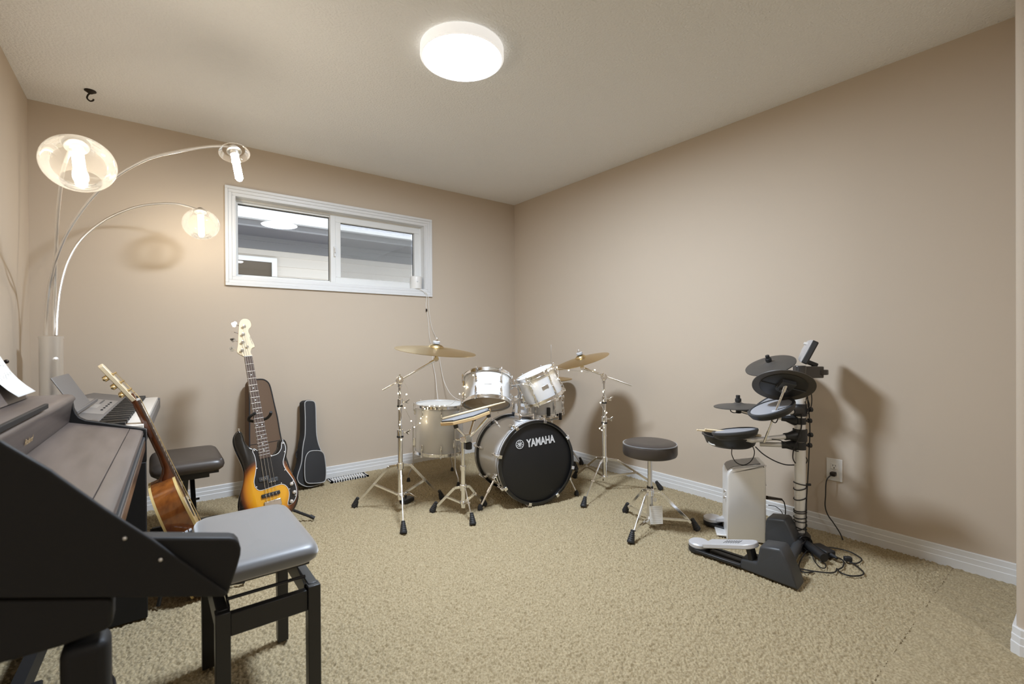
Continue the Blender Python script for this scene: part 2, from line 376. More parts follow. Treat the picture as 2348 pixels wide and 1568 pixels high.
p = PY(767, 577, .06); b = MB(); b.bx(p[0]-.008, p[0]+.008, .045, .064, p[2]-.04, p[2]+.04); b.bx(p[0]-.004, p[0]+.004, .03, .05, p[2]-.012, p[2]+.028)
b.build('latch', 'trim_paint', w, bevel=.003)

# ------------------------------------------------------------------ neighbouring house seen through the glass
YS, YE = 2.6, 2.05
zg = PY(545, 496, YE)[2]
h = thing('neighbour_house', 'beige sided house with grey eaves outside the window', 'house', (-1, YS, 0))
b = MB(); z = -.6; zt = PY(560, 566, YS)[2]+.05
while z < zt:
    b.add([(-6, YS+.0, z), (6, YS+.0, z), (6, YS+.014, min(z+.118, zt)), (-6, YS+.014, min(z+.118, zt))], [(0, 1, 2, 3)])
    b.add([(-6, YS+.0, z), (6, YS+.0, z), (6, YS+.014, z), (-6, YS+.014, z)], [(3, 2, 1, 0)]); z += .118
b.build('siding', 'siding', h, smooth=0)
zf = PY(545, 513, YE)[2]
b = MB(); b.bx(-6, 6, YE-.01, YE+.02, zf, zg-.012); b.bx(-6, 6, YE-.03, YE+.0, zf-.012, zf+.004); b.build('fascia', 'fascia_grey', h, smooth=0)
MB().bx(-6, 6, YE, YS+.03, zf-.01, zf+.005).build('soffit', 'soffit_grey', h, smooth=0)
b = MB(); z1 = PY(545, 540, YS-.03)[2]; b.bx(-6, 6, YS-.05, YS+.02, z1-.035, z1+.035); b.bx(-6, 6, YS-.02, YS+.02, zt-.06, z1-.035); b.build('frieze_board', 'fascia_grey', h, smooth=0)
b = MB(); b.bx(-6, 6, YE-.09, YE-.01, zg-.014, zg+.02); b.build('gutter', 'trim_paint', h, smooth=0)
b = MB()
for k in range(10):
    y = YE-.03+k*.13; zz = zg+.02+k*.075; b.add([(-6, y, zz), (6, y, zz), (6, y+.15, zz+.075), (-6, y+.15, zz+.075), (-6, y, zz-.012), (6, y, zz-.012)], [(0, 1, 2, 3), (4, 5, 1, 0)])
b.build('roof', 'shingle', h, smooth=0)
x1 = PY(634, 600, YS)[0]; zt2 = PY(600, 590, YS)[2]; b = MB(); frame_rect(b, x1-1.3, x1, zt2-.9, zt2, .055, YS-.03, YS+.02)
nw = b.build('window_frame', 'trim_paint', h, smooth=0); MB().bx(x1-1.26, x1-.04, YS-.005, YS+.0, zt2-.86, zt2-.04).build('window_pane', 'dark_window', nw, smooth=0)
struct(MB().bx(-12, 12, .35, 14, -.9, -.6).build('ground', 'shingle', smooth=0), 'pale snowy ground between the houses', 'ground')

# ------------------------------------------------------------------ ceiling light, added hall fill, hook, outlet, vent, canister
def ceiling_light(x, y, label, em='ceiling_diffuser'):
    t = thing('ceiling_light', label, 'light', (x, y, H))
    MB().lathe((x, y, H), (0, 0, -1), [(.188, 0), (.196, .004), (.197, .042), (.193, .048), (.186, .050), (.184, .046)], 64).build('rim', 'lamp_rim', t)
    MB().lathe((x, y, H), (0, 0, -1), [(.1845, .044), (.184, .0485), (.12, .051), (.00001, .052)], 64).build('diffuser', em, t); return t
c = G(1060, 137, H-.05); ceiling_light(c[0], c[1], 'round flush white LED light glowing on the ceiling')
ceiling_light(-1.9, -4.95, 'round flush fill light added in the unseen hall behind the camera', 'hall_fill')  # added unseen fixture, throws fill light on the near carpet and wall end
p = G(207, 208, H); t = thing('ceiling_hook', 'small dark bronze swag hook screwed into the ceiling', 'hook', p)
MB().lathe(p, (0, 0, -1), [(.026, 0), (.026, .004), (.014, .012), (.009, .016), (.00001, .018)], 20, True).build('rose', 'hook_bronze', t)
e1 = A(.79, -.61, 0)
MB().tube(spline([p+A(0, 0, -.014), p+A(0, 0, -.022)-e1*.012, p+A(0, 0, -.040)-e1*.018, p+A(0, 0, -.056)-e1*.002, p+A(0, 0, -.054)+e1*.014, p+A(0, 0, -.046)+e1*.018], 6), .004).build('hook', 'hook_bronze', t)
o0, o1 = PX(1896, 1049, 0), PX(1932, 1105, 0); oy = (o0[1]+o1[1])/2; oz = (o0[2]+o1[2])/2
t = thing('wall_outlet', 'white duplex wall outlet with a black plug below the drum rack', 'outlet', (0, oy, oz))
MB().bx(-.006, 0, oy-.038, oy+.038, oz-.061, oz+.061).build('cover_plate', 'plastic_white', t, bevel=.003)
for dz in (.0195, -.0195):
    f = MB().bx(-.0085, -.005, oy-.0165, oy+.0165, oz+dz-.0165, oz+dz+.0165).build('receptacle', 'plastic_white', t, bevel=.002)
    if dz > 0:
        b = MB(); b.bx(-.0095, -.0075, oy+.0055, oy+.0075, oz+dz, oz+dz+.009); b.bx(-.0095, -.0075, oy-.0075, oy-.0055, oz+dz+.001, oz+dz+.008); b.cyl((-.0095, oy, oz+dz-.008), (-.0075, oy, oz+dz-.008), .003, seg=10)
        b.build('slots', 'rubber', f, smooth=0)
MB().bx(-.0095, -.006, oy-.0025, oy+.0025, oz-.0025, oz+.0025).build('screw', 'chrome_dull', t, smooth=0)
v0, v1 = G(752, 1099), G(832, 1084); xc, yc = (v0[0]+v1[0])/2, -.108
t = thing('floor_vent', 'white slotted floor register by the back baseboard', 'vent', (xc, yc, 0))
b = MB(); x0, x1, y0, y1 = xc-.145, xc+.145, yc-.055, yc+.055; n = 14
b.bx(x0, x1, y0, y0+.018, -.006, .005); b.bx(x0, x1, y1-.018, y1, -.006, .005)
for k in range(n+1):
    xx = x0+.012+(x1-x0-.024)*k/n; b.bx(xx-.0055, xx+.0055, y0, y1, -.006, .005)
b.bx(x0, x0+.02, y0, y1, -.006, .005); b.bx(x1-.02, x1, y0, y1, -.006, .005)
b.build('grille', 'trim_paint', t, smooth=0); MB().bx(x0+.005, x1-.005, y0+.005, y1-.005, -.012, -.007).build('damper', 'fascia_grey', t, smooth=0)
p = PY(954, 662, .028); zc = WZ0+.006; t = thing('canister', 'small white rounded canister with a lens dot on the window sill', 'canister', (p[0], .028, zc))
MB().lathe((p[0], .028, zc), (0, 0, 1), [(.0001, 0), (.047, 0), (.050, .003), (.052, .06), (.052, .100), (.050, .107), (.044, .111), (.0001, .1115)], 32).build('body', 'plastic_white', t)
d = nz(CAM-A(p[0], .028, CAM[2])); d = nz(d+A(.25, 0, 0)); q = A(p[0], .028, zc+.062)+d*.051
MB().ball(q, .006, 10, 6).build('lens', 'print_white', t)
# cords dropping from the canister down the wall
t = thing('cable', 'white twin cable hanging from the window sill behind the crash cymbal', 'cord', (p[0]+.05, -.02, 1.4))
c1 = [PY(957, 663, -.005), PY(971, 668, -.02), PY(978, 680, -.022), PY(977, 700, -.015), PY(980, 720, -.012), PY(983, 745, -.012), PY(985, 775, -.012), PY(991, 800, -.012), PY(992, 830, -.02), PY(998, 860, -.04), PY(1001, 890, -.12), PY(1004, 917, -.36), PY(1004, 936, -.40)]
c2 = [PY(959, 664, -.005), PY(975, 670, -.02), PY(982, 681, -.022), PY(983, 700, -.015), PY(986, 730, -.012), PY(992, 757, -.012), PY(1000, 775, -.012), PY(1006, 800, -.012), PY(1009, 830, -.02), PY(1017, 870, -.05), PY(1029, 897, -.16), PY(1042, 911, -.3), PY(1056, 918, -.40)]
MB().tube(spline(c1, 6), .0028, 6).build('strand', 'cord_white', t); MB().tube(spline(c2, 6), .0028, 6).build('strand', 'cord_white', t)
q = PY(978, 711, -.013); MB().box(q, (.012, .009, .024)).build('clip', 'hook_bronze', t, bevel=.002)

# ------------------------------------------------------------------ arc floor lamp
PD = 2.42; pt = DP(117, 771, PD); pb = A(pt[0], pt[1], 0)
t = thing('floor_lamp', 'steel arc floor lamp with three glowing globes in the left corner', 'lamp', pb)
MB().lathe(pb, (0, 0, 1), [(.0001, .0), (.17, 0), (.172, .006), (.172, .022), (.165, .028), (.0001, .03)], 48).build('base', 'brushed_steel', t)
MB().lathe(pb, (0, 0, 1), [(.046, .028), (.046, pt[2]-.012), (.0485, pt[2]-.012), (.0485, pt[2]), (.02, pt[2])], 40).build('column', 'brushed_steel', t)
k = DP(127, 824, PD-.05); sw = MB(); sw.cyl(k, k+nz(CAM-k)*.012, .007); sw.lathe(k+nz(CAM-k)*.012, nz(CAM-k)+A(.3, 0, 0), [(.0001, 0), (.011, 0), (.012, .006), (.0001, .008)], 16); sw.build('switch', 'nickel', t)
def arm(px, label=None):
    pts = spline([DP(x, y, D) for x, y, D in px], 10); return MB().tube(pts, [.0085-.0035*i/(len(pts)-1) for i in range(len(pts))], 10).build('arm', 'nickel', t)
arm([(105, 769, PD+.02), (107, 720, PD+.02), (113, 660, PD-.02), (120, 625, PD-.07), (130, 590, PD-.16), (158, 527, PD-.24), (211, 453, PD-.29), (270, 402, PD-.31), (340, 364, PD-.32), (410, 347, PD-.32), (470, 337, PD-.32), (512, 335, PD-.32), (530, 338, PD-.32)])
arm([(124, 769, PD), (124, 700, PD), (126, 640, PD-.03), (128, 580, PD-.14), (132, 500, PD-.36), (139, 430, PD-.6), (144, 395, PD-.78), (152, 366, PD-.9), (162, 343, PD-.98)])
arm([(129, 769, PD), (131, 720, PD+.02), (138, 660, PD+.05), (155, 600, PD+.09), (187, 548, PD+.14), (240, 505, PD+.2), (300, 478, PD+.26), (350, 468, PD+.31), (400, 467, PD+.36), (430, 473, PD+.40), (452, 480, PD+.42)])
def globe(cpx, D, bulb0, bulb1, tilt, R, sq, full=True):
    c = DP(*cpx, D); b0 = DP(*bulb0, D); b1 = DP(*bulb1, D); ax = nz(b1-b0+F2*tilt)
    Lb = .145
    if full:
        prof = []
        for k in range(19):
            th = math.radians(18+k*(180-18-32)/18); prof.append((R*math.sin(th), -R*sq*math.cos(th)))
        MB().lathe(c, ax, prof, 48).build('globe', 'globe_glass', t)
        top = c-ax*R*sq*.95
    else: top = c
    MB().lathe(top, ax, [(.0001, -.02), (.012, -.02), (.02, -.012), (R*.34, .006), (R*.33, .010), (.018, .012), (.018, .03), (.0001, .03)], 32).build('lamp_holder', 'nickel', t)
    if not full: MB().lathe(top, ax, [(.045, .0), (.058, .012), (.062, .02)], 40).build('collar', 'globe_glass', t)
    MB().lathe(top+ax*.02, ax, [(.0001, 0), (.013, .002), (.0155, .012), (.0155, Lb-.01), (.010, Lb), (.0001, Lb+.003)], 20).build('bulb', 'lamp_bulb', t)
globe((181, 376), 1.50, (166, 335), (199, 418), -.035, .096, .84)
globe((461, 514), 2.84, (458, 500), (465, 545), -.02, .098, .92)
globe((536, 344), 2.10, (538, 352), (556, 404), -.03, .090, .9, False)
# ------------------------------------------------------------------ acoustic drum kit
def drum_parts(t, c, n, R, h, lugs, a0, shell='drum_wrap', bottom='drum_head_white', top='drum_head_white', hoop_h=.022, badge=None, inner=True, lugdir=None, rods_full=False):
    """c centre, n axis (top), R shell radius; a0 = direction (vector) of the first lug"""
    n = nz(n); e = nz(np.array(a0)-n*(np.array(a0)@n)); f = np.cross(n, e)
    MB().lathe(c, n, [(R, -h/2), (R, h/2), (R-.007, h/2), (R-.007, -h/2), (R, -h/2)], 64).build('shell', shell, t)
    if inner: MB().lathe(c, n, [(R-.0075, -h/2+.002), (R-.0075, h/2-.002)], 64).build('shell_inside', 'drum_interior', t)
    for s in (1, -1):
        nm = 'batter_head' if s > 0 else 'resonant_head'
        MB().lathe(c+n*s*(h/2+.001), n*s, [(R-.001, -.004), (R-.001, .0), (R-.008, .0015), (.0001, .0015)], 64).build(nm, top if s > 0 else bottom, t)
        MB().lathe(c+n*s*h/2, n*s, [(R+.002, -.014), (R+.008, -.014), (R+.009, -.012), (R+.0055, -.010), (R+.0055, .006), (R+.009, .008), (R+.009, .010), (R+.0005, .010), (R+.0015, -.002), (R+.002, -.014)], 64).build('hoop', 'chrome', t)
        for k in range(lugs):
            an = 2*PI*(k+.5)/lugs; d = e*math.cos(an)+f*math.sin(an); side = np.cross(n, d)
            p = c+d*(R+.0055)+n*s*(h/2-.052)
            lg = MB().box(p, (.013, .014, .046), (d, side, n)).build('lug', 'chrome', t, bevel=.004, seg=3)
            b = MB(); q = c+d*(R+.0145); b.cyl(q+n*s*(h/2-.045), q+n*s*(h/2+.010), .0028, seg=8); b.cyl(q+n*s*(h/2+.004), q+n*s*(h/2+.017), .0045, seg=6); b.box(c+d*(R+.012)+n*s*(h/2+.002), (.016, .016, .004), (d, side, n))
            b.build('tension_rod', 'chrome', lg)
    if badge is not None:
        d = nz(np.array(badge)-n*(np.array(badge)@n)); side = np.cross(n, d)
        MB().box(c+d*(R+.0005), (.004, .045, .022), (d, side, n)).build('badge', 'chrome_dull', t, bevel=.0015)
    return e, f
# bass drum: axis and radius solved from both hoops
bc, bn = A(-.982, -1.479, .271), nz((-.245, -.968, .045)); BR, BL = .27, .464
t = thing('bass_drum', 'silver bass drum with a black front head in the middle of the room', 'drum', (bc[0], bc[1], 0))
ey = nz(A(0, 0, 1)-bn*bn[2]); ex = np.cross(ey, bn)
BS = .252; cm = bc-bn*BL/2
MB().lathe(cm, bn, [(BS, -BL/2+.02), (BS, BL/2-.02)], 96).build('shell', 'drum_wrap', t)
for s, nm in ((1, 'front_hoop'), (-1, 'rear_hoop')):
    o = cm+bn*s*(BL/2-.02)
    hp = MB().ring(o, bn, .255, BR, .040, 96).build(nm, 'black_lacquer', t)
    MB().ring(o-bn*s*.002, bn, BR-.001, BR+.0008, .016, 96).build('inlay', 'silver_plastic', hp)
    MB().torus(o+bn*s*.019, bn, .2545, .004, 96, 8).build('head_rim', 'black_lacquer' if s > 0 else 'chrome', hp)
MB().lathe(cm+bn*(BL/2-.014), bn, [(.256, -.012), (.2545, 0), (.248, .003), (.0001, .0045)], 96).build('front_head', 'drum_head_black', t, smooth=50)
MB().lathe(cm-bn*(BL/2-.016), -bn, [(.256, -.012), (.2545, 0), (.0001, .004)], 96).build('rear_head', 'drum_head_white', t)
for s in (1, -1):
    for k in range(8):
        an = math.radians(22.5+9+45*k); d = ex*math.cos(an)+ey*math.sin(an); sd = np.cross(bn, d); o = cm+bn*s*(BL/2-.02)
        b = MB(); b.box(o+d*(BR+.004)+bn*s*.004, (.007, .022, .042), (d, sd, bn)); b.box(o+d*(BR-.004)+bn*s*.0235, (.022, .022, .006), (d, sd, bn)); b.box(o+d*(BR+.010)-bn*s*.018, (.018, .020, .008), (d, sd, bn))
        cl = b.build('claw', 'chrome', t, bevel=.002)
        b = MB(); b.cyl(o+d*(BR+.012)+bn*s*.0, o+d*(BR+.012)-bn*s*.085, .0035, seg=8); b.ball(o+d*(BR+.012)+bn*s*.004, .0075, 10, 6); b.build('tension_rod', 'chrome', cl)
        b = MB(); b.box(o+d*(BS+.012)-bn*s*.082, (.026, .018, .030), (d, sd, bn)); b.build('lug', 'chrome', t, bevel=.005, seg=3)
# spurs
for px, foot, sgn in (((1127, 1088), G(1101, 1163, .012), -1), ((1301, 1098), G(1322, 1130, .012), 1)):
    an = math.radians(-20 if sgn > 0 else 200); d = ex*math.cos(an)+ey*math.sin(an); o = cm+bn*(BL/2-.10)+d*BS
    sd = np.cross(bn, d)
    b = MB(); b.box(o+d*.010, (.02, .055, .06), (d, sd, bn)); b.cyl(o+d*.022-bn*.022, o+d*.022+bn*.022, .017)
    s0 = b.build('spur_bracket', 'chrome', t, bevel=.004)
    q = o+d*.025; b = MB(); b.cyl(q+nz(q-foot)*.03, foot+nz(q-foot)*.12, .0075); b.cyl(foot+nz(q-foot)*.10, foot+nz(q-foot)*.135, .0105); b.cyl(foot+nz(q-foot)*.11, foot, .0055)
    s1 = b.build('spur', 'chrome', t); MB().lathe(foot-A(0, 0, .012), (0, 0, 1), [(.0001, 0), (.017, 0), (.016, .014), (.009, .030), (.0001, .031)], 16).build('rubber_foot', 'rubber', s1)
# lettering and round emblem on the front head
def head_pt(x, y): return PLN(x, y, cm+bn*(BL/2-.0075), bn)
def onhead(x, y): p = head_pt(x, y)-(cm+bn*BL/2); return np.array([p@ex, p@ey])
l0, l1 = onhead(1209, 1026), onhead(1272.5, 1014); tl = onhead(1204, 1006.5)
dv = l1-l0; wtxt = np.linalg.norm(dv); th = math.atan2(dv[1], dv[0]); hp = cm+bn*(BL/2-.0085)
ax_, ay_ = ex*math.cos(th)+ey*math.sin(th), -ex*math.sin(th)+ey*math.cos(th)
text_part('lettering', 'YAMAHA', 'print_white', t, hp+ex*l0[0]+ey*l0[1]-ax_*.003, ax_, ay_, wtxt+.004, .052, .0008, .035)
oc = onhead(1192, 1018.8); oc3 = hp+ex*oc[0]+ey*oc[1]; orad = .0285
b = MB(); b.lathe(oc3, bn, [(orad-.004, 0), (orad, 0), (orad, .0008), (orad-.004, .0008), (orad-.004, 0)], 40)
for k in range(3):     # three crossed tuning forks
    an = th+math.radians(90+120*k); d = ex*math.cos(an)+ey*math.sin(an); sd = np.cross(bn, d); r = orad-.006
    b.box(oc3-d*r*.42+bn*.0004, (r*.95, .0042, .0008), (d, sd, bn))
    for s in (-1, 1): b.box(oc3+d*r*.62+sd*s*.0052+bn*.0004, (r*.72, .0034, .0008), (d, sd, bn))
    b.box(oc3+d*r*.24+bn*.0004, (.0035, .0138, .0008), (d, sd, bn))
b.build('emblem', 'print_white', t, smooth=0)
# tom mount: block on the shell with two posts and L arms
mt = cm+ey*BS+bn*.045
b = MB(); b.box(mt+ey*.022+bn*.0, (.115, .10, .055), (ex, bn, ey)); tm = b.build('tom_mount', 'chrome', t, bevel=.014, seg=3)
def post(xp, ytop, ybot, name):
    q = V(xp, ybot, mt[0], mt[1]); top = V(xp-1.5, ytop, mt[0], mt[1]); b = MB()
    b.cyl(mt*A(0, 0, 1)+A(q[0], q[1], 0), A(q[0], q[1], top[2]), .0105); b.build(name, 'chrome', t)
    c0 = V(xp, ybot-52, mt[0], mt[1]); MB().cyl(A(q[0], q[1], c0[2]-.012), A(q[0], q[1], c0[2]+.012), .016).build('memory_lock', 'chrome', t, bevel=.003)
    z = top[2]; b = MB(); b.cyl(A(q[0], q[1], z-.05), A(q[0], q[1], z-.005), .0155); b.cyl(A(q[0], q[1], z-.022)-R3*.02, A(q[0], q[1], z-.022)+R3*.02, .017); b.ball(A(q[0], q[1], z+.002), .015)
    b.build('tilter', 'chrome', t); return A(q[0], q[1], z)
P1 = post(1191, 876, 960, 'tom_post'); P2 = post(1215, 884, 960, 'tom_post')
b = MB(); b.cyl(P1, P1+A(0, 0, .018), .004); b.lathe(P1+A(0, 0, .018), (0, 0, 1), [(.0001, 0), (.016, .002), (.017, .006), (.012, .011), (.0001, .012)], 20); b.build('wing_knob', 'chrome', tm)
lc, ln = A(-1.189, -1.212, .729), nz((.262, .345, .90)); rc, rn = A(-.892, -1.402, .757), nz((-.35, .19, .916))
def rod(P, c, R):
    d = c-P; d = nz(d); L = np.linalg.norm(c-P)-R; b = MB(); b.cyl(P, P+d*(L+.004), .0075); b.cyl(P+d*(L-.03), P+d*(L+.004), .020); return b.build('tom_arm', 'chrome', t)
rod(P1-A(0, 0, .02), lc, .152); rod(P2-A(0, 0, .02), rc, .127)
tocam = lambda c: nz(A(CAM[0]-c[0], CAM[1]-c[1], 0))
t = thing('tom_drum', 'left silver rack tom, its clear lower head showing a wooden interior', 'drum', lc, 'rack toms over the bass drum')
drum_parts(t, lc, ln, .152, .185, 6, tocam(lc)+R3*.05, bottom='drum_head_clear', top='drum_head_film', badge=tocam(lc)+R3*.02)
t = thing('tom_drum', 'right silver rack tom tilted over the snare under the upper right cymbal', 'drum', rc, 'rack toms over the bass drum')
drum_parts(t, rc, rn, .129, .175, 6, tocam(rc)+R3*.12, bottom='drum_head_white', badge=tocam(rc)+R3*.28)
# floor tom
fc = A(-1.197, -.575, .395); fz0, fz1 = .219, .571
t = thing('floor_tom', 'silver floor tom on three thin legs by the back wall', 'drum', (fc[0], fc[1], 0))
drum_parts(t, A(fc[0], fc[1], (fz0+fz1)/2), nz((.012, -.03, 1)), .182, fz1-fz0, 8, tocam(fc)+R3*.55, bottom='drum_head_white')
for px in ((949.5, 1075), (1007, 1096), None):
    if px: an = None
lg = [A(-1.395, -.575), A(-1.19, -.385), A(-1.06, -.72)]
w0 = nz(A(DP(949, 1000, 3.55)[0]-fc[0], DP(949, 1000, 3.55)[1]-fc[1], 0)); 
for k in range(3):
    an = 2*PI*k/3; d = A(w0[0]*math.cos(an)-w0[1]*math.sin(an), w0[0]*math.sin(an)+w0[1]*math.cos(an), 0); p = A(fc[0], fc[1], 0)+d*.198
    sd = A(-d[1], d[0], 0)
    br = MB().box(p+A(0, 0, fz0+.075)-d*.006, (.02, .028, .06), (d, sd, A(0, 0, 1))).build('leg_bracket', 'chrome', t, bevel=.004)
    b = MB(); b.tube([p+A(0, 0, fz0+.19), p+A(0, 0, .12), p+d*.012+A(0, 0, .09), p+d*.035+A(0, 0, .05), p+d*.038+A(0, 0, .012)], .005, 8); l = b.build('leg', 'chrome_dull', t)
    MB().lathe(p+d*.038-A(0, 0, .004), (0, 0, 1), [(.0001, 0), (.014, 0), (.012, .018), (.007, .028), (.0001, .028)], 14).build('rubber_foot', 'rubber', l)
# snare on its stand
sc = A(-.655, -1.110, .570)
t = thing('snare_drum', 'shallow silver snare drum behind the right rack tom', 'drum', sc)
drum_parts(t, sc, nz((0, .03, 1)), .178, .118, 8, tocam(sc)+R3*.3, bottom='drum_head_white', badge=tocam(sc)-R3*.9)
d = tocam(sc)+R3*.42; d = nz(d); sd = A(-d[1], d[0], 0)
MB().box(sc+d*.188-A(0, 0, .02), (.02, .022, .06), (d, sd, A(0, 0, 1))).build('strainer', 'rubber', t, bevel=.003)

def boot(b, foot, d):   # ridged rubber boot: foot on the floor, leg direction d
    return b
def tripod(t, x, y, zh, zl, feet, r=.0125, zmid=.45, flat=.016, zbend=None):
    """double-braced tripod: hub collar zh, lower collar zl"""
    MB().cyl((x, y, zh-.02), (x, y, zh+.018), r+.009, seg=20).build('hub', 'chrome', t, bevel=.003)
    MB().cyl((x, y, zl-.012), (x, y, zl+.012), r+.006, seg=20).build('lower_collar', 'chrome', t, bevel=.002)
    for f in feet:
        f = A(f[0], f[1], 0); d = nz(f-A(x, y, 0)); top = A(x, y, zh)+d*(r+.014); L = np.linalg.norm((f-top)[:2])
        k1 = top+d*L*.18-A(0, 0, zh*.05); end = f+A(0, 0, .012)
        sd = A(-d[1], d[0], 0); b = MB()
        b.beam(top-d*.006, k1, flat, .006, sd); b.beam(k1, end+nz(k1-end)*.03, flat, .006, sd)
        lg = b.build('leg', 'chrome', t, bevel=.0015)
        m = k1+(end-k1)*zmid; q = A(x, y, zl)+d*(r+.008); b = MB()
        for s in (-1, 1): b.beam(q+sd*s*.006, m+sd*s*.006, .010, .002, sd)
        b.cyl(m-sd*.011, m+sd*.011, .0045, seg=8); b.cyl(q-sd*.011, q+sd*.011, .0045, seg=8); b.build('brace', 'chrome', lg)
        ax = nz(k1-end); e = f+A(0, 0, -.002)+d*.012; b = MB()
        b.lathe(e, nz(ax*.75+A(0, 0, .6)), [(.0001, 0), (.019, .0), (.0205, .006)]+[x for i in range(5) for x in ((.0195-i*.0018, .012+i*.010), (.0175-i*.0018, .016+i*.010), (.0187-i*.0018, .020+i*.010))]+[(.0095, .066), (.0001, .067)], 16)
        b.build('rubber_foot', 'rubber', lg)
def cymbal(name, label, c, n, r, parts=True, group='bronze cymbals of the acoustic kit', prof=1.):
    n = nz(n); t = thing(name, label, 'cymbal', c, group)
    P = []
    for s, q in ((0, 0), (.10, .0), ): pass
    bell = r*.19; hb = .022*prof; drop = .024*prof
    up = [(.006, hb)]+[(bell*math.sin(u*PI/2), hb*math.cos(u*PI/2)*1.0) for u in (.35, .6, .8, .95)]+[(bell*1.12, -.001)]+[(bell+(r-bell)*u, -drop*u**1.35) for u in (.25, .5, .75, .92, 1)]
    lo = [(a, h-.0022) for a, h in reversed(up)]
    MB().lathe(c, n, up+lo+[up[0]], 72).build('disc', 'bronze', t, smooth=25)
    return t
def boom_stand(label, hub, feet, pxpole, ztop, zjoints, boomA, boomB, cymc, cymn, group, wing=True):
    x, y = hub[0], hub[1]
    t = thing('cymbal_stand', label, 'stand', (x, y, 0), group)
    zh, zl = hub[2], hub[3]
    tripod(t, x, y, zh, zl, feet)
    z0 = zl-.03; segs = [(z0, zjoints[0], .0145), (zjoints[0], zjoints[1], .0115), (zjoints[1], ztop, .0090)]
    for a, b_, r in segs: MB().cyl((x, y, a), (x, y, b_), r, seg=20).build('tube', 'chrome', t)
    for z, r in ((zjoints[0], .0195), (zjoints[1], .0165)):
        b = MB(); b.cyl((x, y, z-.030), (x, y, z+.012), r, seg=20); j = b.build('height_clamp', 'chrome', t, bevel=.003)
        MB().cyl((x, y, z-.040), (x, y, z-.031), r+.001, seg=20).build('nylon_bush', 'rubber', j)
        b = MB(); d = nz(A(R3[0], R3[1], 0)); q = A(x, y, z-.008); b.cyl(q+d*r*.8, q+d*(r+.018), .005, seg=8); b.beam(q+d*(r+.018)-A(0, 0, .004), q+d*(r+.044)+A(0, 0, .016), .006, .010); b.beam(q+d*(r+.018), q+d*(r+.034)-A(0, 0, .012), .006, .010); b.build('wing_screw', 'chrome', j, bevel=.002)
    T = A(x, y, ztop); b = MB(); tn = nz(CAM-T); b.cyl(T-tn*.022, T+tn*.022, .0245, seg=24); b.cyl(T-A(0, 0, .045), T-A(0, 0, .015), .014, seg=16); b.cyl(T-tn*.03, T+tn*.034, .009, seg=12); b.build('boom_tilter', 'chrome', t, bevel=.003)
    b = MB(); b.beam(T+tn*.03+A(0, 0, .0), T+tn*.036+A(0, 0, .035), .006, .012); b.build('wing_bolt', 'chrome', t, bevel=.002)
    MB().cyl(boomA, boomB, .0058, seg=12).build('boom_arm', 'chrome', t); dd = nz(np.array(boomB)-boomA)
    MB().cyl(boomB-dd*.045, boomB, .0085, seg=12).build('boom_sleeve', 'chrome', t)
    b = MB(); b.cyl(boomB-tn*.011, boomB+tn*.011, .016, seg=20); n = nz(np.array(cymc)-boomB); b.cyl(boomB, boomB+n*.05, .013, .006); b.build('cymbal_tilter', 'chrome', t, bevel=.002)
    b = MB(); b.cyl(boomB+n*.04, np.array(cymc)+nz(cymn)*.055, .0042, seg=10); b.build('rod', 'chrome', t)
    b = MB(); c = np.array(cymc)+nz(cymn)*.024; b.lathe(c, cymn, [(.0001, 0), (.022, 0), (.022, .013), (.019, .015), (.0001, .0155)], 20); b.build('felt_washer', 'piping_grey', t)
    b = MB(); b.cyl(c+nz(cymn)*.015, c+nz(cymn)*.026, .010, seg=10); e, f, _ = frame(cymn); b.ball(c+nz(cymn)*.030, .0085, 12, 8); b.build('wing_nut', 'chrome', t)
    return t
# left boom stand with the big cymbal
lf = [G(816, 1161), G(925, 1220), G(1011, 1143)]; cx, cy = sum(f[0] for f in lf)/3, sum(f[1] for f in lf)/3
hx = V(918, 1067, cx, cy); cx, cy = hx[0], hx[1]
D0 = float((A(cx, cy, 1)-CAM)@F2)
cyc, cyn = A(-1.528, -1.138, 1.019), nz((.046, -.125, .991)); bB = DP(1000, 824, 2.93)
boom_stand('chrome boom stand with three rubber feet, left of the floor tom', (cx, cy, hx[2], V(918, 1134, cx, cy)[2]), lf, 918, V(917.5, 871, cx, cy)[2], (V(918, 988, cx, cy)[2], V(918, 918, cx, cy)[2]), DP(877, 894, D0-.02), bB, cyc, cyn, 'cymbal stands')
cymbal('cymbal', 'large bronze cymbal held nearly flat on the left boom stand', cyc, cyn, .254)
rf = [G(1339, 1160), G(1319, 1094), G(1512, 1121)]; cx, cy = sum(f[0] for f in rf)/3, sum(f[1] for f in rf)/3
hx = V(1386, 1052, cx, cy); cx, cy = hx[0], hx[1]; D0 = float((A(cx, cy, 1)-CAM)@F2)
cyc, cyn = DP(1331.5, 820, 3.33), nz((-.27, .115, .956)); bB = DP(1335.5, 843, 3.31)
boom_stand('chrome boom stand between the bass drum and the round black stool', (cx, cy, hx[2], V(1385, 1092, cx, cy)[2]), rf, 1386, V(1385, 864, cx, cy)[2], (V(1386, 958, cx, cy)[2], V(1386, 912, cx, cy)[2]), DP(1449, 884, D0-.02), bB, cyc, cyn, 'cymbal stands')
cymbal('cymbal', 'bronze cymbal tilted to the left on the right boom stand', cyc, cyn, .200)
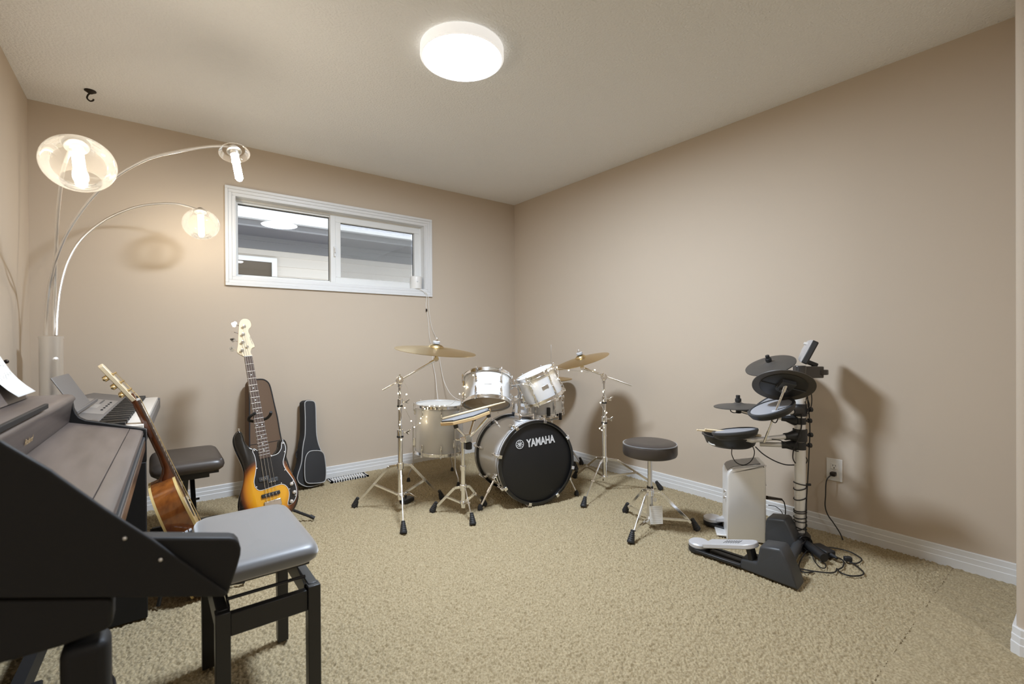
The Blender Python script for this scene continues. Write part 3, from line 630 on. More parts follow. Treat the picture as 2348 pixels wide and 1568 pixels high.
# hi-hat behind the right tom
hc = DP(1264, 868, 4.02)
t = thing('hi_hat_stand', 'thin chrome hi-hat rod and stand hidden behind the right tom', 'stand', (hc[0], hc[1], 0))
tripod(t, hc[0], hc[1], .32, .10, [(hc[0]+.02, hc[1]-.26), (hc[0]-.24, hc[1]+.10), (hc[0]+.09, hc[1]+.22)])
MB().cyl((hc[0], hc[1], .06), (hc[0], hc[1], hc[2]-.02), .012).build('tube', 'chrome', t)
MB().cyl((hc[0], hc[1], hc[2]-.03), (hc[0], hc[1], V(1266, 790, hc[0], hc[1])[2]), .0032, seg=8).build('pull_rod', 'chrome', t)
cymbal('hi_hat_cymbal', 'upper bronze hi-hat cymbal peeking out behind the right tom', hc+A(0, 0, .018), A(-.02, .03, 1), .178)
cymbal('hi_hat_cymbal', 'lower upturned hi-hat cymbal just beneath the upper one', hc-A(0, 0, .030), A(0, 0, -1), .178)
# snare stand
sx_, sy_ = sc[0], sc[1]
t = thing('snare_stand', 'chrome tripod stand holding the snare drum behind the bass drum', 'stand', (sx_, sy_, 0))
f1 = G(1331, 1064); sr = math.hypot(f1[0]-sx_, f1[1]-sy_); a0 = math.atan2(f1[1]-sy_, f1[0]-sx_); zs = sc[2]-.06
V1 = V(1278, 958, sx_, sy_)
tripod(t, sx_, sy_, .47, .20, [(sx_+.62*math.cos(a0), sy_+.62*math.sin(a0))]+[(sx_+.30*math.cos(a0+2*PI*k/3), sy_+.30*math.sin(a0+2*PI*k/3)) for k in (1, 2)], .011)
MB().cyl((sx_, sy_, .10), (sx_, sy_, zs-.07), .011).build('tube', 'chrome', t)
for k in range(3):
    an = a0+.5+2*PI*k/3; d = A(math.cos(an), math.sin(an), 0); b = MB()
    b.tube([A(sx_, sy_, zs-.075), A(sx_, sy_, zs-.05)+d*.06, A(sx_, sy_, zs-.02)+d*.185], .006); b.build('basket_arm', 'chrome', t); MB().box(A(sx_, sy_, zs-.002)+d*.20, (.018, .02, .05), (d, A(-d[1], d[0], 0), A(0, 0, 1))).build('basket_grip', 'rubber', t, bevel=.004)

# ------------------------------------------------------------------ practice pad on its stand, one stick lying on it
ft = [G(995, 1172), G(1083, 1200), G(1108, 1158)]; cx, cy = sum(f[0] for f in ft)/3, sum(f[1] for f in ft)/3
hx = V(1062, 1117, cx, cy); cx, cy = hx[0], hx[1]; Dp = float((A(cx, cy, 1)-CAM)@F2)
t = thing('pad_stand', 'chrome basket stand carrying the wooden practice pad before the bass drum', 'stand', (cx, cy, 0))
zt_ = V(1063, 1008, cx, cy)[2]
tripod(t, cx, cy, hx[2], V(1061, 1152, cx, cy)[2], ft, .012, .40)
zj = V(1062, 1070, cx, cy)[2]
MB().cyl((cx, cy, V(1061, 1156, cx, cy)[2]-.02), (cx, cy, zj), .0140).build('tube', 'chrome', t); MB().cyl((cx, cy, zj), (cx, cy, zt_), .0112).build('tube', 'chrome', t)
MB().cyl((cx, cy, zj-.022), (cx, cy, zj+.008), .0185).build('height_clamp', 'chrome', t, bevel=.003)
T = A(cx, cy, zt_); tn = nz(CAM-T)
b = MB(); b.cyl(T-tn*.02, T+tn*.024, .019, seg=20); b.cyl(T-R3*.045, T+R3*.03, .006); b.box(T+R3*.03+A(0, 0, .01), (.05, .03, .05)); b.build('tilter', 'chrome', t, bevel=.004)
bk = T+R3*.035+A(0, 0, .012)
b = MB(); b.cyl(bk-A(0, 0, .07), bk-A(0, 0, .03), .022); b.build('basket_nut', 'rubber', t, bevel=.004)
pc = DP(1068, 952, Dp+.02); e1 = nz(R3*math.cos(math.radians(13.5))+U3*math.sin(math.radians(13.5))); e2 = nz(A(F2[0], F2[1], 0)); e2 = nz(e2-e1*(e2@e1)); en = np.cross(e1, e2)
for px in ((1044, 972), (1119, 947), (1085, 956)):
    q = DP(px[0], px[1], Dp+(.10 if px[0] == 1085 else -.03)); b = MB(); b.tube([bk, bk+(q-bk)*.25-A(0, 0, .012), q-en*.02], [.006, .0075, .0075]); ar = b.build('basket_arm', 'chrome', t)
    MB().box(q-en*.002, (.026, .022, .05), (e1, e2, en)).build('basket_grip', 'charcoal_plastic', ar, bevel=.005)
RP = .166; pt_ = thing('practice_pad', 'octagonal wooden practice pad with grey rubber top on the short chrome stand', 'practice pad', pc)
octo = [pc+e1*RP*math.cos(math.radians(22.5+45*k))+e2*RP*math.sin(math.radians(22.5+45*k)) for k in range(8)]
MB().prism([p-en*.020 for p in octo], en*.020).build('base_board', 'wood_pale', pt_, bevel=.003, smooth=20)
o2 = [pc+(p-pc)*.93 for p in octo]; MB().prism(o2, en*.010).build('rubber_top', 'grey_rubber', pt_, bevel=.002, smooth=20)
MB().prism([pc+(p-pc)*.95+en*.0005 for p in octo], en*.004).build('rubber_edge', 'rubber', pt_, smooth=20)
def stick(label, p, q, group=None):
    t = thing('drumstick', label, 'drumstick', (np.array(p)+q)/2, group); d = nz(np.array(q)-p); L = np.linalg.norm(np.array(q)-p)
    MB().lathe(p, d, [(.0001, 0), (.005, .001), (.0072, .005), (.0073, L*.66), (.0040, L*.955), (.0032, L*.965), (.0048, L*.98), (.0040, L*.994), (.0001, L)], 14).build('shaft', 'stick_wood', t); return t
p0 = PLN(1014, 960, pc+en*.0175, en); p1 = PLN(1158, 921.5, pc+en*.0175, en)
stick('pale wooden drumstick lying across the practice pad', p0, p0+nz(p1-p0)*.405)

# ------------------------------------------------------------------ drum throne with a paper tag
tf = [G(1448, 1242), G(1436, 1173), G(1594, 1213)]; cx, cy = sum(f[0] for f in tf)/3, sum(f[1] for f in tf)/3
hx = V(1490, 1045, cx, cy); cx, cy = hx[0], hx[1]
t = thing('drum_throne', 'round black padded drum stool on a chrome tripod', 'stool', (cx, cy, 0))
zs0 = V(1490, 1046, cx, cy)[2]+.012; zs1 = V(1490, 1012, cx, cy)[2]; R = .1495
MB().lathe((cx, cy, 0), (0, 0, 1), [(.0001, zs0-.006), (R-.014, zs0-.006), (R-.004, zs0-.001), (R, zs0+.010), (R, zs1-.020), (R-.002, zs1-.013), (R-.007, zs1-.008)], 72).build('seat_side', 'vinyl_brown', t)
se = MB().lathe((cx, cy, 0), (0, 0, 1), [(R-.0065, zs1-.0085), (R-.016, zs1-.002), (R*.6, zs1+.003), (.0001, zs1+.005)], 72).build('seat_top', 'vinyl_brown', t)
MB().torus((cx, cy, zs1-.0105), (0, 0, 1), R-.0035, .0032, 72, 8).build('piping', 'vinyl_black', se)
zh, zl = V(1490, 1128, cx, cy)[2], V(1490, 1187, cx, cy)[2]
tripod(t, cx, cy, zh, zl, tf, .0135, .80, .017)
zj = V(1490, 1117, cx, cy)[2]
MB().cyl((cx, cy, zj-.02), (cx, cy, zs0), .0125).build('post', 'chrome_dull', t); MB().cyl((cx, cy, .02), (cx, cy, zj), .0165).build('post_sleeve', 'chrome_dull', t); MB().cyl((cx, cy, zj-.004), (cx, cy, zj+.006), .0178).build('nylon_bush', 'rubber', t)
MB().lathe((cx, cy, zs0), (0, 0, -1), [(.0001, 0), (.023, 0), (.023, .018), (.019, .026), (.0175, .036), (.0001, .036)], 20).build('seat_clamp', 'chrome_dull', t)
b = MB(); q = A(cx, cy, zs0-.008); b.beam(q+R3*.02, q+R3*.07-A(0, 0, .004), .006, .010); b.build('wing_bolt', 'chrome_dull', t, bevel=.002)
tg = V(1504, 1180, cx, cy); n = nz(CAM-tg); q = tg+n*.03; e, f, _ = frame(n); w_ = .036
ptag = [V(1489, 1160, q[0], q[1]), V(1519, 1159, q[0], q[1]), V(1520, 1201, q[0], q[1]), V(1490, 1202, q[0], q[1])]
pg = MB().prism(ptag, n*.0006).build('paper_tag', 'paper', t, smooth=0, label='white printed paper tag')
b = MB(); u_ = (ptag[1]-ptag[0]); v_ = (ptag[3]-ptag[0])
for i in range(9): b.box(ptag[0]+u_*.5+v_*(.1+.1*i)+n*.0009, (np.linalg.norm(u_)*(.8 if i % 3 else .55), .0012, .0003), (nz(u_), nz(v_), n))
b.build('print', 'piping_grey', pg, smooth=0)
s1 = V(1500, 1120, q[0], q[1]); MB().tube(spline([A(cx, cy, zh+.03)+n*.02, (A(cx, cy, zh)+s1)/2+n*.03, (ptag[0]+ptag[1])/2]), .0009, 5).build('tag_string', 'cord_white', pg)
# hang tag card behind (black bordered label on the clamp)
q2 = V(1502, 1146, cx, cy)+n*.02; MB().box(q2, (.018, .001, .022), (R3, n, U3)).build('clamp_label', 'paper', t)

# ------------------------------------------------------------------ fairy lights strung over the kit, battery box on the carpet
L1 = [(926, 1160, 2.84), (921, 1120, 2.85), (917, 1080, 2.85), (920, 1040, 2.85), (920, 1008, 2.85), (914, 985, 2.85), (917, 973, 2.85), (923, 955, 2.86), (915, 937, 2.85), (921, 925, 2.87), (928, 935, 2.88), (925, 915, 2.88), (932, 904, 2.88), (934, 890, 2.88), (926, 876, 2.86), (917, 868, 2.84), (912, 885, 2.85), (913, 902, 2.85), (920, 920, 2.87), (943, 965, 3.1), (950, 979, 3.36), (957, 974, 3.40), (963, 970, 3.40), (965, 959, 3.40), (974, 937, 3.40), (985, 931, 3.39), (996, 930, 3.40), (1008, 931, 3.39), (1020, 930, 3.39), (1034, 927, 3.36), (1046, 916, 3.2), (1054, 903, 3.08), (1062, 896, 3.05), (1065, 886, 3.02), (1075, 866, 2.96), (1085, 860, 2.95), (1095, 852, 2.94), (1120, 846, 2.94), (1150, 850, 2.95), (1168, 880, 2.96), (1180, 883, 3.0), (1200, 880, 2.98), (1226, 886, 2.96), (1214, 872, 2.99), (1235, 850, 2.99), (1251, 841, 3.0), (1264, 845, 3.0), (1277, 842, 3.03), (1279, 868, 3.0), (1257, 850, 2.98), (1283, 845, 3.05), (1304, 849, 3.18), (1334, 851, 3.22), (1348, 853, 3.23), (1364, 848, 3.24), (1380, 862, 3.22), (1379, 880, 3.24), (1383, 898, 3.24), (1388, 912, 3.24), (1377, 923, 3.24), (1384, 938, 3.24), (1391, 946, 3.25), (1381, 960, 3.24), (1384, 972, 3.24), (1375, 982, 3.23), (1380, 986, 3.24), (1392, 1000, 3.25)]
bulbs = {(920, 1008), (917, 973), (915, 937), (928, 935), (932, 904), (913, 902), (943, 965), (950, 979), (963, 970), (965, 959), (974, 937), (985, 931), (996, 930), (1008, 931), (1020, 930), (1054, 903), (1065, 886), (1085, 860), (1200, 880), (1226, 886), (1251, 841), (1264, 845), (1277, 842), (1279, 868), (1257, 850), (1304, 849), (1334, 851), (1364, 848), (1383, 898), (1377, 923), (1391, 946), (1384, 972), (1375, 982), (1380, 986), (917, 868)}
p0 = DP(932, 904, 2.88); t = thing('string_lights', 'fine wire of tiny warm fairy lights strung over the drum hardware', 'string lights', p0)
MB().tube(spline([DP(*q) for q in L1], 4), .0008, 4).build('wire', 'cord_white', t)
for q in L1:
    if (q[0], q[1]) in bulbs: MB().ball(DP(*q), .0036, 8, 6).build('bulb', 'fairy_bulb', t)
q = G(933, 1150); t = thing('battery_box', 'black battery box on the carpet behind the left boom stand', 'battery box', q)
a = nz(G(948, 1143)-G(922, 1153)); bq = A(-a[1], a[0], 0)
MB().box(q+A(0, 0, .013), (.085, .055, .028), (a, bq, A(0, 0, 1))).build('case', 'black_plastic', t, bevel=.006); MB().box(q+A(0, 0, .034)+bq*.012, (.014, .012, .016), (a, bq, A(0, 0, 1))).build('switch', 'rubber', t, bevel=.002)
MB().tube(spline([q+A(0, 0, .04)+bq*.012, DP(938, 1130, 2.86), DP(951, 1137, 2.86), q+a*.09+A(0, 0, .004)], 8), .0014, 5).build('lead', 'cord_white', t)
# ------------------------------------------------------------------ electronic drum kit by the right wall
pb = G(1835, 1238, .03); ex_, ey_ = pb[0], pb[1]
ek = thing('electronic_drum_kit', 'black and silver electronic drum rack with rubber pads by the right wall', 'electronic drums', (ex_, ey_, 0))
DE = float((A(ex_, ey_, .6)-CAM)@F2)
pz = lambda y: V(1834, y, ex_, ey_)[2]
def at(x, y, d=0): return DP(x, y, DE+d)
MB().cyl((ex_, ey_, .02), (ex_, ey_, pz(848)), .0255, seg=28).build('pole', 'silver_paint', ek)
MB().cyl((ex_, ey_, pz(856)), (ex_, ey_, pz(838)), .0300, seg=28).build('pole_cap', 'smoked_plastic', ek, bevel=.003)
tr = lambda x, y: at(x, y)
def knob(p, name='knob'):
    b = MB(); d = nz(A(R3[0], R3[1], 0)); b.cyl(p, p+d*.022, .006); b.cyl(p+d*.018, p+d*.034, .0135, seg=6); return b.build(name, 'rubber', ek, bevel=.003)
def clamp(y0, y1, armend, r=.033, ar=.0125, metal='silver_paint', L=.07):
    z0, z1 = pz(y1), pz(y0); zc = (z0+z1)/2; c = A(ex_, ey_, zc); b = MB(); b.cyl((ex_, ey_, z0), (ex_, ey_, z1), r, seg=24)
    d = nz(np.array(armend)-c); b.lathe(c+d*.012, d, [(.030, 0), (.028, .015), (ar+.006, L*.7), (ar+.006, L), (.001, L)], 20)
    cl = b.build('clamp', 'black_plastic', ek, bevel=.002); knob(A(ex_, ey_, zc)+nz(A(R3[0], R3[1], 0))*(r-.004)); 
    MB().cyl(c+d*L*.8, armend, ar, seg=16).build('arm', metal, ek); return d
def pad(c, n, r, name='drum_pad', h=.038):
    n = nz(n); p = MB().lathe(c, n, [(.0001, -h), (r*.80, -h), (r*.93, -h*.75), (r*.985, -.016), (r, -.012)], 56).build(name, 'black_plastic', ek)
    MB().lathe(c, n, [(r, -.0125), (r+.002, -.008), (r+.001, -.001), (r-.006, .0015), (r-.012, -.0005)], 56).build('rim', 'charcoal_plastic', p)
    MB().lathe(c, n, [(r-.0118, -.003), (r*.5, -.0015), (.0001, -.001)], 56).build('playing_surface', 'pad_mesh', p); return p
def cym_pad(c, n, r, under=False):
    n = nz(n); rb = r*.26; prof = [(.0001, .014), (rb*.5, .0132), (rb*.9, .007), (rb*1.15, .0035), (r*.6, -.001), (r*.93, -.005), (r, -.008), (r, -.012), (r*.95, -.011), (r*.5, -.008), (.0001, -.007)]
    p = MB().lathe(c, n, prof, 64).build('cymbal_pad', 'cymbal_rubber', ek, smooth=25)
    b = MB(); b.cyl(c+n*.016, c+n*.034, .0155, seg=20); b.cyl(c+n*.034, c+n*.052, .0105, seg=16); b.build('wing_nut', 'rubber', p, bevel=.002)
    e, f, _ = frame(n)
    if under:
        MB().lathe(c-n*.010, -n, [(.0001, .0), (r*.74, -.002), (r*.76, .002), (r*.73, .004), (.0001, .0045)], 64).build('under_ring', 'black_plastic', p)
        e2 = nz(R3-n*(R3@n)); f2 = np.cross(n, e2); b = MB(); b.lathe(c-n*.012, -n, [(.0001, 0), (.036, 0), (.034, .016), (.018, .018), (.018, .032), (.0001, .032)], 24)
        b.box(c-n*.024-f2*.030, (.062, .060, .022), (e2, f2, n)); b.box(c-n*.016+e2*.068, (.07, .004, .006), (e2, f2, n)); b.box(c-n*.016-e2*.068, (.07, .004, .006), (e2, f2, n))
        b.build('trigger_box', 'charcoal_plastic', p, bevel=.003)
    else:
        b = MB(); b.cyl(c-n*.008, c-n*.045, .014); b.box(c-n*.02+e*.03, (.05, .03, .016), (e, f, n)); b.build('trigger_box', 'black_plastic', p, bevel=.003)
    return p
# pads and their arms
sp = DP(1684, 986, 2.38); tr_ = DP(1674, 1000, 2.50); ta = DP(1764, 926, 2.56); tb = DP(1767, 932, 2.30)
clamp(983, 1011, DP(1722, 1010, 2.37)); clamp(1012, 1030, DP(1742, 1018, 2.46), r=.028); clamp(925, 953, DP(1800, 946, 2.31), ar=.014)
clamp(957, 972, DP(1716, 947, 2.50), r=.028, ar=.009, metal='nickel')
pad(sp, (-.027, .169, .985), .108); 
MB().cyl(DP(1724, 1010, 2.37), sp-A(0, 0, .03), .012).build('arm', 'silver_paint', ek)
tr0 = MB().lathe(tr_, (0, 0, 1), [(.0001, -.048), (.100, -.048), (.118, -.036), (.132, .0), (.140, .006), (.140, .011), (.130, .012), (.122, -.002), (.108, -.038), (.0001, -.040)], 56).build('stick_tray', 'black_plastic', ek)
MB().box(tr_+A(-.07, .03, -.018), (.09, .05, .03), (nz(A(1, -.3, .2)), nz(A(.3, 1, 0)), A(0, 0, 1))).build('paper_packet', 'paper', tr0, bevel=.006)
pad(ta, (-.45, .36, .82), .100); pad(tb, (-.30, .23, .925), .108)
MB().cyl(ta-A(0, 0, .03), A(ex_, ey_, ta[2]-.05), .011).build('arm', 'silver_paint', ek)
hh = DP(1693, 928, 2.50); cym_pad(hh, (-.02, .03, 1), .122)
MB().cyl(hh-A(0, 0, .03), DP(1718, 948, 2.5), .009).build('arm', 'nickel', ek)
cr = DP(1765, 834, 2.58); crn = nz((-.40, .10, .905)); cym_pad(cr, crn, .128)
MB().cyl(cr-crn*.03, A(ex_, ey_, pz(870)), .006).build('cymbal_rod', 'chrome', ek)
rd = DP(1796, 880, 2.24); rdn = nz((.55, .25, .79)); cym_pad(rd, rdn, .134, True)
r0, r1 = DP(1800, 888, 2.20), DP(1752, 1014, 2.28); MB().cyl(r0, r1, .0055, seg=12).build('cymbal_rod', 'chrome', ek)
b = MB(); q = r0+nz(r1-r0)*.0; b.cyl(q-nz(r1-r0)*.012, q+nz(r1-r0)*.022, .0085); b.build('rod_tip', 'chrome', ek)
q = r0+(r1-r0)*.47; b = MB(); b.ball(q, .019, 20, 12); e = nz(DP(1797, 945, 2.30)-q); b.cyl(q, q+e*.05, .014, seg=16); b.build('ball_clamp', 'silver_plastic', ek)
MB().cyl(q+e*.024-F2*.014, q+e*.024-F2*.018, .005).build('screw', 'rubber', ek)
# module on its holder
vd = nz(A(ray(1850, 806)[0], ray(1850, 806)[1], 0)); a_up = nz(R3*.48+U3*.877); wv = nz(vd-R3*.07); a_t = nz(np.cross(a_up, wv)); a_t = a_t if a_t@R3 > 0 else -a_t
mc = DP(1850, 805, DE+.03)
b = MB(); b.box(mc+a_t*.009, (.030, .17, .128), (a_t, wv, a_up)); md = b.build('sound_module', 'black_plastic', ek, bevel=.006)
fp = [mc-a_t*.004+a_up*.064, mc-a_t*.016+a_up*.052, mc-a_t*.020, mc-a_t*.013-a_up*.056, mc-a_t*.004-a_up*.064]
MB().prism([p-wv*.085 for p in fp], wv*.17).build('front_panel', 'silver_plastic', md, smooth=50)
for k in (-.05, 0, .05): MB().cyl(mc-a_t*.016+a_up*.034+wv*k, mc-a_t*.027+a_up*.034+wv*k, .007, seg=14).build('dial', 'plastic_white', md)
hq = DP(1862, 834, DE+.05); b = MB(); b.beam(DP(1850, 829, DE+.05), DP(1873, 838, DE+.05), .022, .022); b.cyl(DP(1866, 836, DE+.05), DP(1860, 850, DE+.05), .008); b.build('holder_joint', 'black_plastic', ek, bevel=.004)
ha, hb = A(ex_, ey_, pz(853)), DP(1884, 853, DE+.03); b = MB(); b.beam(ha, hb, .030, .060, (0, 0, 1)); b.cyl(hb-A(0, 0, .0135), hb+A(0, 0, .0135), .030, seg=20); b.build('holder_arm', 'smoked_plastic', ek, bevel=.004)
# base, pedals
bq = A(ex_, ey_, .035); nh, fh = G(1806, 1296, .04), G(1795, 1206, .05)
MB().cyl(nh+(bq-nh)*-.2, bq, .0215, seg=18).build('base_tube', 'charcoal_plastic', ek)
MB().cyl(fh, bq, .0215, seg=18).build('base_tube', 'charcoal_plastic', ek)
rt = G(1890, 1279, .028); MB().cyl(bq, rt, .0195, seg=18).build('base_tube', 'black_plastic', ek)
MB().lathe((ex_, ey_, 0), (0, 0, 1), [(.0001, .002), (.046, .002), (.046, .06), (.034, .075), (.0001, .075)], 24).build('base_socket', 'black_plastic', ek)
def pedal(shift=A(0, 0, 0)):
    X0 = -.808
    hp = [PX(x, y, X0) for x, y in ((1696, 1296), (1697, 1286), (1700, 1281), (1733, 1289), (1735, 1286), (1740, 1257), (1744, 1252), (1785, 1258), (1792, 1263), (1802, 1282), (1815, 1312), (1828, 1348))]
    hp[0][2] = max(hp[0][2], .0); hp[-1][2] = .0; hp[0][2] = 0.
    hub = MB().puff([p+shift for p in hp], A(.105, .012, 0), .012, 3).build('pedal_hub', 'charcoal_plastic', ek, smooth=50)
    toe = G(1592, 1261, .012); heel = A(X0+.05, hp[0][1], .012); to = A(toe[0]+.045, toe[1], .012)
    b = MB(); d = nz(heel-to); sd = A(-d[1], d[0], 0)
    for s in (-1, 1): b.beam(to+sd*s*.042, heel+sd*s*.042, .014, .022, sd)
    b.cyl(to-A(0, 0, .012), to+A(0, 0, .014), .051, seg=28)
    fr = MB(); fr.add([tuple(np.array(v)+shift) for v in b.v], b.f); fr.build('pedal_frame', 'black_plastic', ek, bevel=.003)
    MB().box(to+d*.16+shift, (.2, .035, .02), (d, sd, A(0, 0, 1))).build('pedal_spring', 'black_plastic', ek, bevel=.004)
    a = to+A(0, 0, .022)+shift; e = A(to[0], PX(1731, 1250, X0+.02)[1], 0); e = A(to[0]+.0, e[1], PX(1722, 1247, X0+.02)[2])+shift
    b = MB(); b.lathe(a+A(0, 0, -.008), (0, 0, 1), [(.0001, 0), (.050, 0), (.050, .014), (.044, .019), (.0001, .020)], 28); b.build('heel_plate', 'silver_plastic', ek, bevel=.001)
    dd = nz(e-a); s2 = nz(np.cross(A(0, 0, 1), dd)); u2 = np.cross(dd, s2); n_ = 10
    outl = [a+dd*.045-s2*.046, a+dd*.045+s2*.046]; L = np.linalg.norm(e-a)
    outl += [e-dd*.04+s2*.046]+[e-dd*.04+dd*.046*math.sin(t)+s2*.046*math.cos(t) for t in np.linspace(.2, PI-.2, 7)]+[e-dd*.04-s2*.046]
    fb = MB().prism([p-u2*.012 for p in outl], u2*.022).build('footboard', 'silver_plastic', ek, bevel=.004, smooth=40)
    b = MB()
    for k in range(7): b.beam(e-dd*(.075+.012*k)-s2*.02+u2*.0102, e-dd*(.075+.012*k)+s2*.02+u2*.0102, .004, .0012, u2)
    b.build('grip_ribs', 'charcoal_plastic', fb, smooth=0)
    b = MB(); b.beam(e-dd*.03-A(0, 0, .01), e-dd*.06+A(0, -.05, -.075), .05, .02); b.build('pedal_link', 'rubber', ek, bevel=.004)
pedal(); pedal(A(.364, .13, 0))

# silver monitor cabinet standing between the pedals
P0, P1 = G(1667, 1237), G(1758, 1247); u = nz(P1-P0); nf = nz(A(u[1], -u[0], 0)); nf = nf if nf@(CAM-P0) > 0 else -nf
t = thing('monitor_speaker', 'silver upright speaker cabinet with a dark top between the drum pedals', 'speaker', (P0+P1)/2)
ol = [PLN(x, y, P0, nf) for x, y in ((1667, 1237), (1667, 1092), (1670, 1082), (1676, 1076), (1686, 1072.5), (1700, 1071), (1752, 1066.5), (1757, 1068), (1758, 1247))]
ol[0][2] = ol[-1][2] = 0.0; dpt = .185
MB().puff([p for p in ol], -nf*dpt, .012, 4).build('cabinet', 'silver_paint', t, smooth=40)
tp = [ol[2], ol[3], ol[4], ol[5], ol[6]-u*.012]; up = [p+nz(A(0, 0, 1)-u*(.9-.22*i))*.0015 for i, p in enumerate(tp)]; lo = [p-A(0, 0, .012)+u*.006 for p in tp]
MB().prism([p-nf*.022 for p in up+lo[::-1]], -nf*(dpt-.044)).build('top_panel', 'smoked_plastic', t, bevel=.003, smooth=40)
bp = [P1-u*.0-nf*(.5*dpt)+A(0, 0, z) for z in (.06, .14, .30, .40)]
for p in bp:
    for s in (-1, 1): MB().cyl(p+nf*s*dpt*.42, p+nf*s*dpt*.42+u*.003, .0035, seg=8).build('screw', 'chrome', t)
for y in (1126, 1140): q = PLN(1667, y, P0-nf*.04, nf); b = MB(); b.cyl(q+u*.004, q-u*.018, .009, seg=16); b.build('volume_knob', 'chrome', t, bevel=.002)
q = PLN(1667, 1113, P0-nf*.04, nf); MB().ball(q, .004, 8, 6).build('indicator', 'plastic_white', t)
MB().box((P0+P1)/2-nf*dpt*.5+A(0, 0, .006)-u*.02, (.24, .12, .010), (u, nf, A(0, 0, 1))).build('base_foot', 'silver_paint', t, bevel=.003)
pl = PLN(1763, 1141, P1-nf*.06, nf); pe = DP(1792, 1145, 2.62)
t2 = thing('audio_cable', 'black jack cable arching from the silver cabinet down to the carpet', 'cable', pl)
MB().cyl(pl-u*.01, pe, .0095, .006).build('plug', 'hook_bronze', t2)
MB().tube(spline([pe, DP(1798, 1152, 2.60), DP(1801, 1170, 2.58), DP(1799, 1190, 2.56), DP(1790, 1215, 2.54), DP(1779, 1238, 2.52), G(1772, 1256, .006)], 6), .0032, 6).build('cord', 'cord_black', t2)
t2 = thing('audio_cable', 'thinner black cable curving behind the silver cabinet to the rack base', 'cable', DP(1764, 1160, 2.65))
MB().tube(spline([DP(1762, 1158, 2.64), DP(1780, 1162, 2.66), DP(1793, 1175, 2.62), DP(1797, 1195, 2.58), DP(1786, 1225, 2.5), DP(1768, 1244, 2.47), G(1760, 1252, .005)], 6), .0022, 6).build('cord', 'cord_black', t2)
# cables of the rack
def cable(pts, r=.0024): return MB().tube(spline(pts, 7), r, 6).build('cable', 'cord_black', ek)
cable([at(1852, 886, .0), at(1860, 902, .0), at(1861, 925, 0), at(1855, 945, 0), at(1845, 952, -.03), at(1840, 948, -.03)])
cable([at(1850, 900, .02), at(1853, 925, .02), at(1857, 980, .01), at(1855, 1040, 0), at(1852, 1100, 0), at(1849, 1150, -.02), at(1848, 1200, -.03), at(1846, 1240, -.04)], .003)
cable([at(1852, 905, .0), at(1845, 930, -.02), at(1850, 945, -.02), at(1856, 930, 0), at(1852, 915, .0)]); cable([at(1846, 920, -.03), at(1850, 945, -.03), at(1843, 955, -.03)])
cable([at(1838, 950, -.032), at(1838, 975, -.032), at(1835, 990, -.036), at(1828, 1012, -.036), at(1820, 1030, -.034), at(1818, 1050, -.03), at(1824, 1062, -.03)], .003)
cable([DP(1679, 1024, 2.36), DP(1678, 1042, 2.36), DP(1688, 1060, 2.36), DP(1706, 1066, 2.36), DP(1723, 1056, 2.36), DP(1730, 1036, 2.36), DP(1722, 1016, 2.37)])
cable([DP(1732, 1024, 2.45), DP(1750, 1041, 2.43), DP(1775, 1056, 2.42), DP(1800, 1065, 2.41), DP(1822, 1066, 2.40)], .003)
cable([DP(1770, 1007, 2.36), DP(1790, 1010, 2.36), DP(1806, 1020, 2.36), DP(1822, 1033, 2.37), DP(1836, 1034, 2.37), DP(1843, 1026, 2.38)])
cable([DP(1765, 956, 2.24), DP(1770, 965, 2.24), DP(1778, 969, 2.25), DP(1783, 962, 2.27), DP(1784, 952, 2.28)])
cable([DP(1681, 934, 2.46), DP(1675, 941, 2.46), DP(1682, 946, 2.46), DP(1698, 945, 2.49)])
cable([at(1845, 1045, .0), at(1851, 1054, 0), at(1848, 1062, 0), at(1841, 1062, -.02)])
for y0, y1 in ((1106, 1110), (1122, 1114), (1145, 1136), (1170, 1167), (1174, 1172), (1186, 1183), (1193, 1193), (1214, 1200), (1206, 1212)):
    z0, z1 = pz(y0), pz(y1); d0 = nz(A(-R3[0], -R3[1], 0)); f0 = nz(CAM*A(1, 1, 0)-A(ex_, ey_, 0)); f0 = nz(f0-d0*(f0@d0))
    cable([A(ex_, ey_, z0+(z1-z0)*(.5-.5*math.cos(a_)))+(d0*math.cos(a_)+f0*math.sin(a_))*.0285 for a_ in np.linspace(-.2, 2*PI-.4, 14)], .0026)
MB().box(A(ex_, ey_, pz(1111))+nz(A(R3[0], R3[1], 0))*.03, (.05, .008, .012), (R3, F2, U3)).build('hook_tie', 'rubber', ek, bevel=.002)
rc_ = A(ex_, ey_, .10)
for k in range(5):   # coil hanging on the pole foot
    q = at(1843, 1240+1.5*k, -.05); cable([q+R3*(.028+.003*k)*math.cos(a_)+U3*(.030+.002*k)*math.sin(a_)+F2*(.01*math.cos(a_+k)) for a_ in np.linspace(0, 2*PI, 15)], .0022)
cable([at(1802, 1232, -.03), at(1804, 1250, -.06), at(1812, 1263, -.09), at(1830, 1252, -.08), at(1846, 1240, -.06), at(1835, 1232, -.04), at(1815, 1231, -.02), at(1802, 1240, -.04)])
cable([at(1848, 1225, -.03), at(1856, 1245, -.05), at(1862, 1258, -.07), at(1852, 1263, -.09), at(1842, 1256, -.07)]); cable([at(1850, 1228, -.03), at(1860, 1248, -.05), at(1868, 1260, -.07), at(1856, 1266, -.09), at(1845, 1258, -.08)])
cable([at(1843, 1244, -.08), at(1820, 1262, -.12), G(1796, 1276, .01)], .003)
cable([at(1849, 1264, -.1), G(1838, 1280, .02), G(1832, 1295, .004), G(1834, 1306, .004), G(1845, 1312, .004), G(1865, 1311, .004)], .003)
